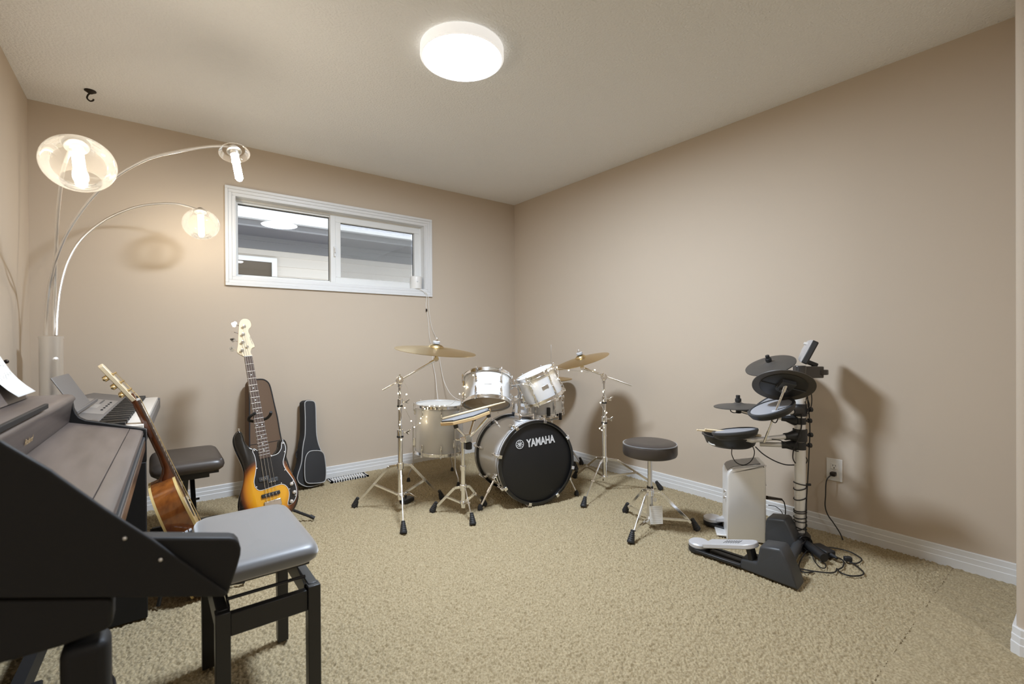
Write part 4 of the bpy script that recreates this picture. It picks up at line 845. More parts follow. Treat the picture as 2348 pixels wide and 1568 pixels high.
cable([at(1860, 1264, -.09), G(1867, 1285, .01), G(1880, 1300, .004), G(1892, 1302, .004), G(1892, 1292, .004), G(1878, 1286, .004)])
cable([G(1816, 1301, .004), G(1840, 1305, .004), G(1870, 1310, .004), G(1900, 1313, .004), G(1915, 1311, .004), G(1919, 1303, .004)], .003)
# mains adapter and cord to the outlet
q0, q1 = G(1870, 1252, .018), G(1906, 1272, .018); t = thing('power_adapter', 'black power adapter brick with cords on the carpet below the outlet', 'power adapter', (q0+q1)/2)
MB().beam(q0, q1, .052, .034, (0, 0, 1)).build('case', 'black_plastic', t, bevel=.006); dq = nz(q1-q0)
MB().cyl(q1, q1+dq*.035, .010, .006).build('strain_relief', 'rubber', t)
ql = G(1944, 1283, .012)
MB().tube(spline([q1+dq*.03, G(1926, 1280, .008), G(1935, 1288, .004), G(1932, 1300, .004), G(1922, 1306, .004), G(1930, 1314, .004), G(1950, 1320, .004), G(1974, 1319, .004), G(1980, 1312, .004), G(1966, 1299, .004), G(1951, 1288, .006), ql], 8), .0032, 6).build('cord', 'cord_black', t)
MB().tube(spline([q0-dq*.0, G(1892, 1254, .006), G(1918, 1257, .004), G(1946, 1264, .004), G(1966, 1274, .004), G(1976, 1283, .004), G(1966, 1291, .004), G(1948, 1290, .004)], 8), .0030, 6).build('cord', 'cord_black', t)
MB().box(ql+A(0, 0, .004), (.032, .022, .022), (nz(A(.7, -.7, 0)), nz(A(.7, .7, 0)), A(0, 0, 1))).build('connector', 'rubber', t, bevel=.004)
pp = PX(1908, 1087, -.016); zz = oz-.0195
t = thing('mains_cord', 'black mains plug and cord running from the wall outlet to the carpet', 'cord', (-.02, oy, zz))
MB().box((-.0235, oy, zz), (.030, .026, .022)).build('plug', 'hook_bronze', t, bevel=.005)
MB().tube(spline([A(-.034, oy+.004, zz-.004), PX(1898, 1096, -.055), PX(1894, 1108, -.06), PX(1893, 1135, -.05), PX(1892, 1160, -.05), PX(1898, 1180, -.05), PX(1912, 1200, -.05), PX(1927, 1224, -.055), PX(1936, 1248, -.075), PX(1941, 1266, -.1), ql+A(0, 0, .004)], 7), .0030, 6).build('cord', 'cord_black', t)
# drumsticks in the tray
a0, a1 = DP(1597, 985.5, 2.47), DP(1640, 990, 2.46); stick('pale drumstick poking out from under the electronic snare pad', a1+nz(a1-a0)*.20, a0)
a2, a3 = DP(1617, 986, 2.46), DP(1642, 988.5, 2.45); stick('second pale drumstick tucked right behind the first under the electronic pad', a3+nz(a3-a2)*.22, a2+A(0, .004, .004))
# ------------------------------------------------------------------ bass guitar on its stand
def inset(poly, n, d):
    P = np.array(poly); c = P.mean(0); o = []
    ar = sum(np.dot(np.cross(P[i]-c, P[(i+1) % len(P)]-c), n) for i in range(len(P)))
    for i in range(len(P)):
        t = P[(i+1) % len(P)]-P[i-1]; k = np.cross(n, t); k = k/(np.linalg.norm(k)+1e-9); o.append(P[i]+(k if ar > 0 else -k)*d)
    return o
pbr, pnu = DP(628, 1150, 2.63), DP(568, 817, 2.78); bax = nz(pnu-pbr); n0 = nz(A(CAM[0]-pbr[0], CAM[1]-pbr[1], 0))+nz(A(R3[0], R3[1], 0))*.14; bnm = nz(n0-bax*(n0@bax)); bsd = np.cross(bax, bnm); bsd = bsd if bsd@R3 > 0 else -bsd
PB = lambda x, y: PLN(x, y, pbr, bnm)
bt = PB(610, 1195); t = thing('bass_guitar', 'sunburst bass guitar with black pickguard on a floor stand', 'guitar', A(bt[0], bt[1], bt[2]))
bo = [(620, 1042), (628, 1037), (634, 1028), (635, 1019), (637, 1011), (641, 1007.5), (647, 1006), (653, 1008), (657, 1014), (659.5, 1025), (658, 1040), (657, 1055), (661, 1069), (669, 1083), (677.5, 1098), (683, 1115), (685, 1131), (684, 1147), (678, 1163), (666, 1177), (648, 1188), (620, 1196), (590, 1198), (566, 1193), (552, 1184), (546, 1171), (545, 1157), (548, 1139), (554, 1120), (558, 1101), (558, 1084), (554, 1068), (546, 1050), (537.5, 1031), (533, 1013), (535, 1000), (541, 990.5), (548, 987), (555, 992), (558.5, 1001), (561, 1010), (565, 1018), (571, 1023.5), (578, 1027), (590, 1030)]
bo3 = spline([PB(*q) for q in bo], 4, True)
cb = PB(618, 1122)-bt
sunburst('sunburst', tuple(cb), tuple(bsd), tuple(bax), .150, .190)
MB().puff(bo3, -bnm*.042, .0095, 5).build('body', 'sunburst', t, smooth=50)
pg = [(620, 1043), (628, 1043), (638, 1038), (644, 1028), (645, 1018), (646.7, 1012.5), (650, 1012.5), (654, 1020), (655.7, 1030), (653, 1044), (650, 1057), (651, 1066), (656, 1076), (665, 1088), (674, 1101), (679, 1114), (681, 1128), (679, 1140), (674, 1150), (668, 1156), (661, 1158), (659.5, 1152), (661.7, 1142), (662.7, 1130), (660, 1120), (654, 1113), (646, 1110.6), (635, 1113), (615, 1120), (600, 1124.6), (592, 1124), (585, 1117), (582, 1106), (582.6, 1098), (585, 1085), (586.6, 1070), (585.6, 1056), (582.6, 1044), (579, 1036), (580, 1030), (584, 1028.5), (590, 1032)]
pg3 = spline([PB(*q) for q in pg], 4, True)
p0_ = MB().prism(pg3, bnm*.0022).build('pickguard', 'pickguard_edge', t, smooth=0)
MB().prism([p+bnm*.0012 for p in inset(pg3, bnm, .0030)], bnm*.0014).build('pickguard_face', 'pickguard_black', p0_, smooth=0)
for q in ((583, 1033), (589, 1074), (588, 1117), (645, 1108), (672, 1104), (677, 1135), (664, 1121), (652, 1036), (653, 1078), (648.5, 1016.5), (622, 1046)):
    MB().ball(PB(*q)+bnm*.0026, .0036, 8, 6, bnm, .5).build('screw', 'chrome', p0_)
nl, nr, el, er = PB(559.5, 818), PB(578, 816.5), PB(595, 1053), PB(620.5, 1047)
MB().prism([nl, nr, er, el], -bnm*.020).build('neck', 'guitar_maple', t, bevel=.008, seg=3)
fbd = MB().prism([nl+bnm*.0005, nr+bnm*.0005, er+bnm*.0005, el+bnm*.0005], bnm*.008).build('fingerboard', 'rosewood', t, smooth=0)
SL = np.linalg.norm(pnu-pbr); nc = (nl+nr)/2; ec = (el+er)/2; NL = np.linalg.norm(ec-nc)
for k in range(0, 21):
    s = SL*(1-2**(-k/12))/NL
    if s < 1: a, c_ = nl+(el-nl)*s, nr+(er-nr)*s; MB().cyl(a+bnm*.0085, c_+bnm*.0085, .0013 if k else .0026, seg=6).build('fret' if k else 'nut', 'chrome_dull' if k else 'paper', fbd)
for k in (3, 5, 7, 9, 15, 17, 19, 12):
    s = SL*(1-(2**(-k/12)+2**(-(k-1)/12))/2)/NL; c_ = nc+(ec-nc)*s; sd = (nr-nl)+((er-el)-(nr-nl))*s
    for o in ((-.25, .25) if k == 12 else (0,)): MB().cyl(c_+sd*o+bnm*.0078, c_+sd*o+bnm*.009, .0032, seg=12).build('inlay_dot', 'paper', fbd)
hs = [(560, 817), (553, 813.5), (548, 811), (544.5, 808), (543, 804), (545, 790), (546, 770), (547, 755), (548, 742), (551, 735), (556, 731), (562, 730), (568.5, 731.5), (573.5, 736), (576, 743), (575, 749), (570.5, 754), (569.5, 759), (572.5, 767), (577, 778), (582, 788), (584, 795), (579, 797), (576, 801), (575, 808), (578, 816)]
hd = MB().prism([p-bnm*.004 for p in spline([PB(*q) for q in hs], 3, True)], -bnm*.014).build('headstock', 'guitar_maple', t, bevel=.002)
for (x, y), (kx, ky), tw in (((560, 748), (538, 742), 0), ((558, 766), (537, 760), 1.3), ((557, 784), (535, 778), .6), ((555.5, 803), (533, 798), 0)):
    p = PB(x, y)-bnm*.004; tu = MB().lathe(p, bnm, [(.0001, -.001), (.011, -.001), (.009, .002), (.0068, .004), (.0068, .016), (.0075, .018), (.0001, .0185)], 18).build('tuner', 'chrome', hd)
    k = PB(kx, ky)-bnm*.014; e = nz(p-bnm*.010-k); b = MB(); b.cyl(p-bnm*.012, k, .003, seg=8); w1 = nz(np.cross(e, bnm)); ww = w1*math.cos(tw)+bnm*math.sin(tw); nn = np.cross(e, ww)
    for o, r in ((0, .009),): pass
    b.lathe(k-nn*.0018+ww*.008, nn, [(.0001, 0), (.0095, 0), (.0095, .0036), (.0001, .0036)], 14); b.lathe(k-nn*.0018-ww*.008, nn, [(.0001, 0), (.0095, 0), (.0095, .0036), (.0001, .0036)], 14); b.lathe(k-nn*.0018-e*.009, nn, [(.0001, 0), (.0085, 0), (.0085, .0036), (.0001, .0036)], 14)
    b.build('tuning_key', 'chrome', tu)
MB().cyl(PB(567.5, 795)-bnm*.004, PB(567.5, 795)+bnm*.004, .007, seg=12).build('string_tree', 'chrome', hd)
l0 = PB(571, 772)-bnm*.0035; l1 = PB(578, 790)-bnm*.0035; dx = nz(l1-l0); text_part('lettering', 'Squier', 'keyboard_panel', hd, l0, dx, nz(np.cross(bnm, dx)), np.linalg.norm(l1-l0), .008, .0004)
posts = [(555.5, 803), (557, 784), (558, 766), (560, 748)]
for i in range(4):
    o = (i-1.5)/1.5; nx = nc+(nr-nl)*o*.40+bnm*.0115; bx_ = PB(613+8.2*i, 1154-2*i)+bnm*.010
    MB().tube([PB(*posts[i])+bnm*.008, nx, bx_], .0013-.00022*i, 6).build('string', 'nickel', t)
def bar(cx, cy, w, h, dep, m, name, parent=t, ang=None):
    e = bsd; c_ = PB(cx, cy); return MB().box(c_+bnm*dep/2, (w, h, dep), (bsd, bax, bnm)).build(name, m, parent, bevel=.003)
pk = bar(605, 1098, .052, .026, .009, 'charcoal_plastic', 'pickup'); 
for i in range(4): MB().ball(PB(600+4.2*i, 1099-1*i)+bnm*.009, .0028, 8, 5).build('pole_piece', 'chrome', pk)
pk = bar(626, 1100.5, .052, .026, .009, 'charcoal_plastic', 'pickup')
for i in range(4): MB().ball(PB(618+4.2*i, 1106-1*i)+bnm*.009, .0028, 8, 5).build('pole_piece', 'chrome', pk)
pk = bar(621, 1133, .094, .020, .009, 'black_plastic', 'pickup')
for i in range(4): MB().ball(PB(609+8*i, 1136.5-2.2*i)+bnm*.009, .0032, 8, 5).build('pole_piece', 'chrome', pk)
bar(626, 1154, .086, .038, .010, 'chrome', 'bridge')
for q in ((668, 1109), (674.5, 1128), (668, 1149)):
    p = PB(*q); MB().lathe(p, bnm, [(.0001, .002), (.0105, .002), (.0105, .014), (.0085, .0165), (.0001, .017)], 24).build('control_knob', 'chrome_dull', t)
MB().lathe(PB(548, 988), bax, [(.003, -.004), (.003, .004), (.0075, .009), (.0075, .012), (.0001, .013)], 14).build('strap_button', 'chrome', t)
# stand
yk = PB(595, 962)-bnm*.060; t = thing('guitar_stand', 'black tubular stand holding up the bass guitar, one foot showing beside the bench', 'stand', A(yk[0], yk[1], 0))
hl = [yk-bsd*.012+bnm*.0, PB(577, 963)-bnm*.035, PB(571, 962)-bnm*.02, PB(572, 957)+bnm*.01, PB(585, 949)+bnm*.035]
hr = [yk+bsd*.012, PB(604, 960)-bnm*.035, PB(613, 957.5)-bnm*.01, PB(619, 952)+bnm*.02, PB(620, 947)+bnm*.04]
for q in (hl, hr): MB().tube(spline(q, 5), .0085, 10).build('neck_hook', 'rubber', t)
bot = A(yk[0], yk[1], 0)-A(0, 0, 0)+nz(A(bnm[0], bnm[1], 0))*.06+A(0, 0, .20)
MB().cyl(yk, bot, .0095).build('post', 'black_metal', t)
ff = G(721, 1188, .009); 
MB().tube([bot, bot+(ff-bot)*.55-A(0, 0, .02), ff], .0085, 8).build('leg', 'black_metal', t); MB().cyl(ff+nz(bot-ff)*.03, ff-nz(bot-ff)*.0, .0105).build('rubber_foot', 'rubber', t)
f2_ = A(2*bot[0]-ff[0]+.02, ff[1]+.10, .009); f3_ = bot-nz(A(bnm[0], bnm[1], 0))*.26; f3_[2] = .009
for f in (f2_, f3_): MB().tube([bot, bot+(f-bot)*.55-A(0, 0, .02), f], .0085, 8).build('leg', 'black_metal', t)
for s, x in ((-1, 598), (1, 642)): q = PB(x, 1199); MB().tube(spline([bot-A(0, 0, .04), q-bnm*.05-A(0, 0, .012), q-bnm*.0-A(0, 0, .012), q+bnm*.018+A(0, 0, .012)], 5), .0075, 8).build('cradle_arm', 'rubber', t)

# ------------------------------------------------------------------ two gig bags leaning on the back wall
def leanplane(px, y0, ztop, ytop, yaw):
    p = G(*px, 0); p = PY(px[0], px[1], y0); up = nz(A(0, ytop-y0, ztop)); n = nz(A(math.sin(yaw), -math.cos(yaw), 0)); n = nz(n-up*(n@up)); return p, n
p, n = leanplane((712, 1121), -.20, .6, -.105, .22); PU = lambda x, y: PLN(x, y, p, n)
uo = [(697, 930), (699, 924), (704, 921), (715, 921), (722, 924), (725, 932), (726, 950), (727, 990), (728.5, 1006), (732, 1022), (739, 1040), (745, 1060), (748, 1080), (748, 1096), (744, 1107), (735, 1115), (720, 1120), (706, 1121.6), (695, 1119), (685, 1113), (680.5, 1105), (680, 1098), (683, 1086), (687, 1074), (690, 1060), (691.5, 1040), (694, 1020), (697, 1006), (698, 990), (698, 960)]
u3 = spline([PU(*q) for q in uo], 4, True)
zmin = min(q[2] for q in u3); dz = A(0, 0, max(0, .004-zmin))
t = thing('ukulele_bag', 'small black padded bag with grey piping leaning on the back wall', 'bag', A(p[0], p[1], 0))
MB().puff([q+dz for q in u3], -n*.078, .012, 4).build('body', 'nylon_black', t, smooth=50)
MB().tube([q+dz+n*.0005 for q in inset(u3, n, .006)]+[inset(u3, n, .006)[0]+dz], .0030, 6).build('piping', 'piping_grey', t)
po = [(697.5, 1080), (698, 1060), (701, 1045), (707, 1036), (715, 1032.5), (730, 1032), (738, 1034.5), (743, 1040), (746, 1052), (748.5, 1076), (748, 1095), (745, 1104), (735, 1107.6), (715, 1109), (705, 1108), (700, 1103), (698, 1093)]
PU2 = lambda x, y: PLN(x, y, p+n*.022, n)
po3 = spline([PU2(*q) for q in po], 4, True); pk = MB().puff([q for q in po3], -n*.024, .008, 3).build('pocket', 'nylon_black', t, smooth=50)
MB().tube([q+n*.0005 for q in inset(po3, n, .003)]+[inset(po3, n, .003)[0]+n*.0005], .0030, 6).build('piping', 'piping_grey', pk)
b = MB(); q0 = PU(690, 1040)-n*.04; b.tube(spline([q0-R3*.004+U3*.03, q0-R3*.016, q0-R3*.012-U3*.03], 5), .004, 6); q1 = PU(700, 922)-n*.03; b.tube(spline([q1-R3*.01, q1+U3*.012, q1+R3*.012], 4), .003, 6); b.build('handle', 'nylon_black', t)
p, n = leanplane((610, 1142), -.235, .8, -.115, .16); PG = lambda x, y: PLN(x, y, p, n)
go = [(570, 930), (570, 890), (573, 879), (581, 873), (600, 871), (610, 874), (617, 880), (621, 888), (625, 903), (631, 930), (638, 960), (643, 990), (648, 1015), (656, 1045), (666, 1078), (672, 1100), (672, 1120), (660, 1132), (630, 1139), (600, 1144), (578, 1142), (570, 1130), (569, 1100), (570, 1050), (570, 1000)]
g3 = spline([PG(*q) for q in go], 4, True); dz = A(0, 0, max(0, .004-min(q[2] for q in g3)))
t = thing('gig_bag', 'large brown padded instrument bag leaning on the wall behind the bass guitar', 'bag', A(p[0], p[1], 0))
MB().puff([q+dz for q in g3], -n*.085, .014, 4).build('body', 'nylon_brown', t, smooth=50)
MB().tube([q+dz for q in inset(g3, n, .006)]+[inset(g3, n, .006)[0]+dz], .0042, 6).build('piping', 'nylon_black', t)
MB().tube([PG(573, 1024)+dz+n*.001, PG(610, 1019)+dz+n*.001, PG(650, 1011)+dz+n*.001], .0018, 5).build('zipper', 'nylon_black', t)

# ------------------------------------------------------------------ acoustic guitar, seen from its side, on a stand
YC = -1.27; J = PY(399, 1093, YC-.03); J[1] = YC; nu = PY(309, 908, YC); gl = nz((nu-J)*A(1, 0, 1)); gt = nz(np.cross(A(0, 1, 0), gl)); gt = gt if gt[0] > 0 else -gt; gw = A(0, 1, 0)
GP = lambda w, l, d=0.: J+gw*w+gl*l+gt*d
base = GP(0, -.5, -.05); t = thing('acoustic_guitar', 'glossy reddish brown acoustic guitar seen edge-on beside the piano', 'guitar', A(base[0], base[1], 0))
hw = [(0., .035), (-.004, .07), (-.022, .115), (-.055, .140), (-.10, .146), (-.15, .138), (-.19, .128), (-.225, .124), (-.26, .130), (-.30, .150), (-.345, .178), (-.39, .194), (-.425, .194), (-.46, .176), (-.485, .135), (-.498, .08), (-.503, .03)]
rt_ = spline([A(w, l, 0) for l, w in hw], 4); ol = [(q[0], q[1]) for q in rt_]+[(-q[0], q[1]) for q in rt_[::-1]]
TH0, TH1 = .092, .118     # body depth at the shoulder and at the tail
dep_ = lambda l: TH0+(TH1-TH0)*(-l/.5)
m = len(ol); b = MB(); b.add([GP(w, l, 0) for w, l in ol]+[GP(w, l, -dep_(l)) for w, l in ol], [(i, (i+1) % m, m+(i+1) % m, m+i) for i in range(m)]); b.build('side', 'flame_side', t, smooth=60)
b = MB(); b.prism([GP(w, l, -.003) for w, l in ol], gt*.005); b.build('soundboard', 'spruce', t, smooth=30)
b = MB(); b.add([GP(w, l, -dep_(l)-.0005) for w, l in ol], [tuple(range(m))]); b.build('back', 'mahogany', t, smooth=0)
for f0, nm in ((lambda l: .0022, 'binding'), (lambda l: -dep_(l), 'binding')):
    rn = [GP(w*1.006, l-.0003, f0(l)-.004 if f0(0) > 0 else f0(l)+.003) for w, l in ol]; b = MB(); vs = []
    for (w, l), _ in zip(ol, rn):
        d = f0(l); d0, d1 = (d-.009, d+.0006) if d > 0 else (d-.001, d+.008)
        k = 1.0; vs += [GP(w*(1+.0012/max(abs(w), .03)), l, d0), GP(w*(1+.0012/max(abs(w), .03)), l, d1)]
    b.add(vs, [(2*i, 2*i+1, 2*((i+1) % m)+1, 2*((i+1) % m)) for i in range(m)]); b.build(nm, 'guitar_binding', t, smooth=60)
MB().lathe(GP(0, -.155, .0024), gt, [(.0001, 0), (.050, 0), (.050, .0006), (.0001, .0006)], 40).build('soundhole', 'rubber', t, smooth=0)
MB().box(GP(0, -.335, .006), (.15, .028, .010), (gw, gl, gt)).build('bridge', 'rosewood', t, bevel=.003)
NLn = .355
b = MB(); prof = []
sec = [(-.004, .028, -.060), (.012, .028, -.050), (.028, .027, -.036), (.050, .0265, -.026), (.10, .026, -.021), (.22, .024, -.020), (NLn-.01, .0215, -.019), (NLn+.012, .0215, -.024), (NLn+.035, .024, -.030)]
sec = [(-.002, .028, -.088)]+sec
K = 10; vs = []
for l, w, d in sec:
    for k in range(K+1): a_ = PI*k/K; vs.append(GP(w*math.cos(a_), l, .001+(d-.001)*math.sin(a_)**.8))
b.add(vs, [(i*(K+1)+k, i*(K+1)+k+1, (i+1)*(K+1)+k+1, (i+1)*(K+1)+k) for i in range(len(sec)-1) for k in range(K)]+[(i*(K+1), (i+1)*(K+1), (i+1)*(K+1)+K, i*(K+1)+K) for i in range(len(sec)-1)]+[tuple(range(K+1)), tuple((len(sec)-1)*(K+1)+k for k in range(K+1))])
b.build('neck', 'mahogany', t, smooth=60)
fb = MB().prism([GP(-.0275, -.10, .0015), GP(.0275, -.10, .0015), GP(.0215, NLn, .0015), GP(-.0215, NLn, .0015)], gt*.0065).build('fingerboard', 'rosewood', t, smooth=0)
for k in range(1, 19):
    l = NLn-.645*(1-2**(-k/12)); w = .0275-(.006)*(l+.10)/(NLn+.10); MB().cyl(GP(-w, l, .0082), GP(w, l, .0082), .0011, seg=6).build('fret', 'chrome_dull', fb)
MB().box(GP(0, NLn+.003, .006), (.043, .006, .013), (gw, gl, gt)).build('nut', 'paper', t)
hl_ = nz(gl*math.cos(math.radians(15))-gt*math.sin(math.radians(15))); ht = nz(gt*math.cos(math.radians(15))+gl*math.sin(math.radians(15))); H0 = GP(0, NLn+.006, 0)
HP = lambda w, l, d=0: H0+gw*w+hl_*l+ht*d
hd = MB().prism([HP(w, l, 0) for w, l in ((-.023, 0), (-.034, .03), (-.036, .175), (-.02, .185), (0, .18), (.02, .185), (.036, .175), (.034, .03), (.023, 0))], -ht*.016).build('headstock', 'guitar_maple', t, bevel=.002)
for s in (-1, 1):
    for k in range(3):
        l = .045+.042*k; p = HP(s*.022, l, 0); b = MB(); b.cyl(p-ht*.018, p+ht*.014, .0032, seg=10); b.cyl(p, p+ht*.002, .007, seg=12); b.box(p-ht*.024+gw*s*.004, (.018, .022, .014), (gw, hl_, ht)); b.cyl(p-ht*.024, p-ht*.024+gw*s*.036, .0025, seg=8); b.ball(p-ht*.024+gw*s*.044, .0085, 10, 8, gw, .7)
        b.build('tuner', 'gold_metal', hd)
for i in range(6):
    o = (i-2.5)/2.5; s = -1 if i < 3 else 1; k = i if i < 3 else 5-i
    MB().tube([HP(s*.022, .045+.042*(2-k), .011), GP(o*.017, NLn+.003, .0128), GP(o*.028, -.33, .015)], .0008, 5).build('string', 'gold_metal', t)
sp_ = [PY(406, 1233, YC-.16), PY(442, 1214, YC-.12)]
e = nz(sp_[1]-sp_[0]); st = MB().beam(sp_[0]-e*.05, sp_[1]+e*.06, .05, .003, gl).build('strap', 'nylon_black', t, label='black and white woven strap')
b = MB()
for k in range(9): c_ = sp_[0]+(sp_[1]-sp_[0])*(k/8)+gl*(.006 if k % 2 else -.006)-A(0, .003, 0); b.box(c_, (.012, .004, .010), (e, A(0, 1, 0), np.cross(e, A(0, 1, 0))))
b.build('woven_pattern', 'print_white', st, smooth=0)
t = thing('guitar_stand', 'low black stand under the acoustic guitar beside the piano', 'stand', A(base[0], base[1], 0))
q = G(360, 1214, .012); tl = GP(0, -.505, -.03)
for s in (-1, 1):
    a_ = tl+gw*s*.13-A(0, 0, .012)-gt*.11+A(0, 0, .0); f1_ = A(a_[0]-.10, a_[1]+s*.02, .008); f0_ = A(tl[0]+.10, tl[1]+s*.15, .008)
    MB().tube([f1_, A(a_[0]-.06, a_[1], a_[2]+.25), A(a_[0]-.05, a_[1]*.5+tl[1]*.5, a_[2]+.27)], .0075, 8).build('leg', 'black_metal', t)
    MB().tube([f0_, A(a_[0]+.02, a_[1], .03), A(a_[0]-.06, a_[1], .22)], .0075, 8).build('leg', 'black_metal', t)
    MB().tube([tl+gw*s*.13-gl*.011-gt*.12, tl+gw*s*.13-gl*.011+gt*.04, tl+gw*s*.13+gl*.03+gt*.045], .0075, 8).build('cradle_arm', 'rubber', t)
MB().tube([q-A(.03, 0, 0), q+A(.03, 0, .004)], .010, 8).build('rubber_foot', 'rubber', t)

# ------------------------------------------------------------------ portable keyboard on its stand, black padded stool
KF = PY(361, 909, -.13); kv = -nz(A(.050, 1, 0)); ku = nz(A(kv[1], -kv[0], 0)); ku = ku if ku[0] < 0 else -ku; KL = 1.19; uz = A(0, 0, 1)
KP = lambda a, d, z=0.: KF+kv*a+ku*d+uz*z   # a along the keys toward the piano, d away from the player
t = thing('keyboard', 'grey portable keyboard with white and black keys at the far end of the piano', 'keyboard', KP(.4, .15, -.08))
b = MB(); b.prism([KP(-.045, .0, -.012), KP(-.045, .155, .012), KP(-.045, .30, .040), KP(-.045, .345, .030), KP(-.045, .345, -.075), KP(-.045, -.012, -.075), KP(-.045, -.012, -.012)], kv*.03); bd = b.build('end_block', 'keyboard_grey', t, bevel=.004)
b = MB(); b.prism([KP(-.015, .150, .012), KP(-.015, .30, .040), KP(-.015, .345, .030), KP(-.015, .345, -.075), KP(-.015, -.012, -.075), KP(-.015, -.012, -.022), KP(-.015, .150, -.022)], kv*(KL+.02)); b.build('case', 'keyboard_grey', t, bevel=.004)
kb_n = nz(np.cross(KP(0, .30, .040)-KP(0, .155, .012), kv)); kb_n = kb_n if kb_n[2] > 0 else -kb_n
def onp(a, d): return KP(a, d, .012+(d-.155)*(.028/.145))
pnl = MB().prism([onp(.28, .160), onp(.86, .160), onp(.86, .285), onp(.28, .285)], kb_n*.0015).build('control_panel', 'keyboard_panel', t, smooth=0)
MB().prism([onp(.52, .205)+kb_n*.001, onp(.66, .205)+kb_n*.001, onp(.66, .265)+kb_n*.001, onp(.52, .265)+kb_n*.001], kb_n*.0012).build('display', 'lcd', pnl, smooth=0)
for i in range(6):
    for j in range(2): MB().box(onp(.33+.026*i, .215+.028*j)+kb_n*.003, (.014, .007, .004), (kv, ku, kb_n)).build('button', 'keyboard_grey', pnl)
for i in range(5): MB().box(onp(.40+.08*i, .18)+kb_n*.003, (.022, .008, .004), (kv, ku, kb_n)).build('button', 'rubber', pnl)
nw_ = 52
for i in range(nw_):
    a_ = .012+.0228*i; MB().box(KP(a_+.0114, .070, -.012), (.0218, .145, .020), (kv, ku, uz)).build('white_key', 'key_white', t, bevel=.0012)
    if i % 7 in (0, 1, 3, 4, 5) and i < nw_-1: MB().box(KP(a_+.0228, .102, .004), (.0110, .092, .018), (kv, ku, uz)).build('black_key', 'key_black', t, bevel=.0015)
r0 = G(207, 926, KP(0, .31, .045)[2]); rt0 = PLN(154, 857, r0, kv); rv = (rt0-r0); mrs = MB()
mrs.prism([r0, rt0, rt0+kv*.34, r0+kv*.34], nz(np.cross(rv, kv))*.005); mrs.build('music_rest', 'keyboard_grey', t, bevel=.0022)
MB().beam(G(220, 917, KP(0, .29, .05)[2]), G(175, 946, KP(0, .29, .045)[2]), .012, .016).build('rest_ledge', 'keyboard_grey', t, bevel=.003)
t = thing('keyboard_stand', 'black metal stand under the portable keyboard', 'stand', KP(.4, .15)*A(1, 1, 0))
for a_ in (.18, .95):
    z0 = KP(0, 0, -.078)[2]; b = MB()
    MB().beam(KP(a_, .06)*A(1, 1, 0)+uz*.02, KP(a_, .33)*A(1, 1, 0)+uz*.02, .04, .035).build('foot', 'black_metal', t, bevel=.003)
    MB().beam(KP(a_, .075)*A(1, 1, 0)+uz*.03, KP(a_, .075)*A(1, 1, 0)+uz*z0, .045, .03).build('post', 'black_metal', t, bevel=.003)
    MB().beam(KP(a_, .0)*A(1, 1, 0)+uz*(z0-.012), KP(a_, .33)*A(1, 1, 0)+uz*(z0-.012), .035, .025).build('top_arm', 'black_metal', t, bevel=.003)
MB().beam(KP(.18, .075)*A(1, 1, 0)+uz*.30, KP(.95, .075)*A(1, 1, 0)+uz*.30, .03, .03).build('crossbar', 'black_metal', t, bevel=.003)
def cushion(x0, x1, y0, y1, z0, z1, e, m, t, name='seat'):
    # rounded padded seat: superellipse rings
    vs = []; N = 72; cx, cy = (x0+x1)/2, (y0+y1)/2; hx_, hy_ = (x1-x0)/2, (y1-y0)/2; rows = []
    for k in range(7): a_ = PI/2*k/6; rows.append((e*(1-math.sin(a_)), z0+(z1-z0)*.45*(1-math.cos(a_))))
    rows = [(e*.6, z0), (e*.15, z0+(z1-z0)*.18), (0, z0+(z1-z0)*.42), (e*.06, z0+(z1-z0)*.60), (e*.30, z0+(z1-z0)*.80), (e*.75, z0+(z1-z0)*.93), (e*1.6, z0+(z1-z0)*.985), (e*4, z1), (min(hx_, hy_)*.98, z1+.002)]
    for i_, z in rows:
        for k in range(N):
            a_ = 2*PI*k/N; c, s = math.cos(a_), math.sin(a_); p_ = .22
            vs.append((cx+(hx_-i_)*np.sign(c)*abs(c)**p_, cy+(hy_-i_)*np.sign(s)*abs(s)**p_, z))
    R_ = len(rows); fs = [(r*N+k, r*N+(k+1) % N, (r+1)*N+(k+1) % N, (r+1)*N+k) for r in range(R_-1) for k in range(N)]+[tuple(range(N)), tuple((R_-1)*N+k for k in range(N))]
    return MB().add(vs, fs).build(name, m, t, smooth=70)
sx0, sx1, sy0, sy1 = -2.962, -2.640, -.885, -.430
t = thing('keyboard_stool', 'black padded folding stool under the back wall behind the acoustic guitar', 'stool', ((sx0+sx1)/2, (sy0+sy1)/2, 0))
cushion(sx0, sx1, sy0, sy1, .385, .452, .03, 'vinyl_brown', t)
MB().bx(sx0+.03, sx1-.03, sy0+.03, sy1-.03, .372, .388).build('seat_board', 'rubber', t, smooth=0)
lx = PY(422, 1100, (sy0+sy1)/2)[0]; lx2 = PY(443, 1100, (sy0+sy1)/2)[0]; ym, yM = sy0+.05, sy1-.05
MB().beam((lx, ym, .372), (lx, yM, .02), .036, .022, (1, 0, 0)).build('leg', 'black_metal', t, bevel=.002); MB().beam((lx2, yM, .372), (lx2, ym, .02), .036, .022, (1, 0, 0)).build('leg', 'black_metal', t, bevel=.002)
MB().cyl((lx-.015, (ym+yM)/2, .196), (lx2+.028, (ym+yM)/2, .196), .006).build('pivot_bolt', 'black_metal', t)
for y in (ym, yM): MB().bx(lx-.14, lx2+.13, y-.013, y+.013, .002, .028).build('foot_bar', 'black_metal', t, bevel=.003); MB().bx(lx-.06, lx2+.06, y-.012, y+.012, .352, .374).build('top_bar', 'black_metal', t, bevel=.002)

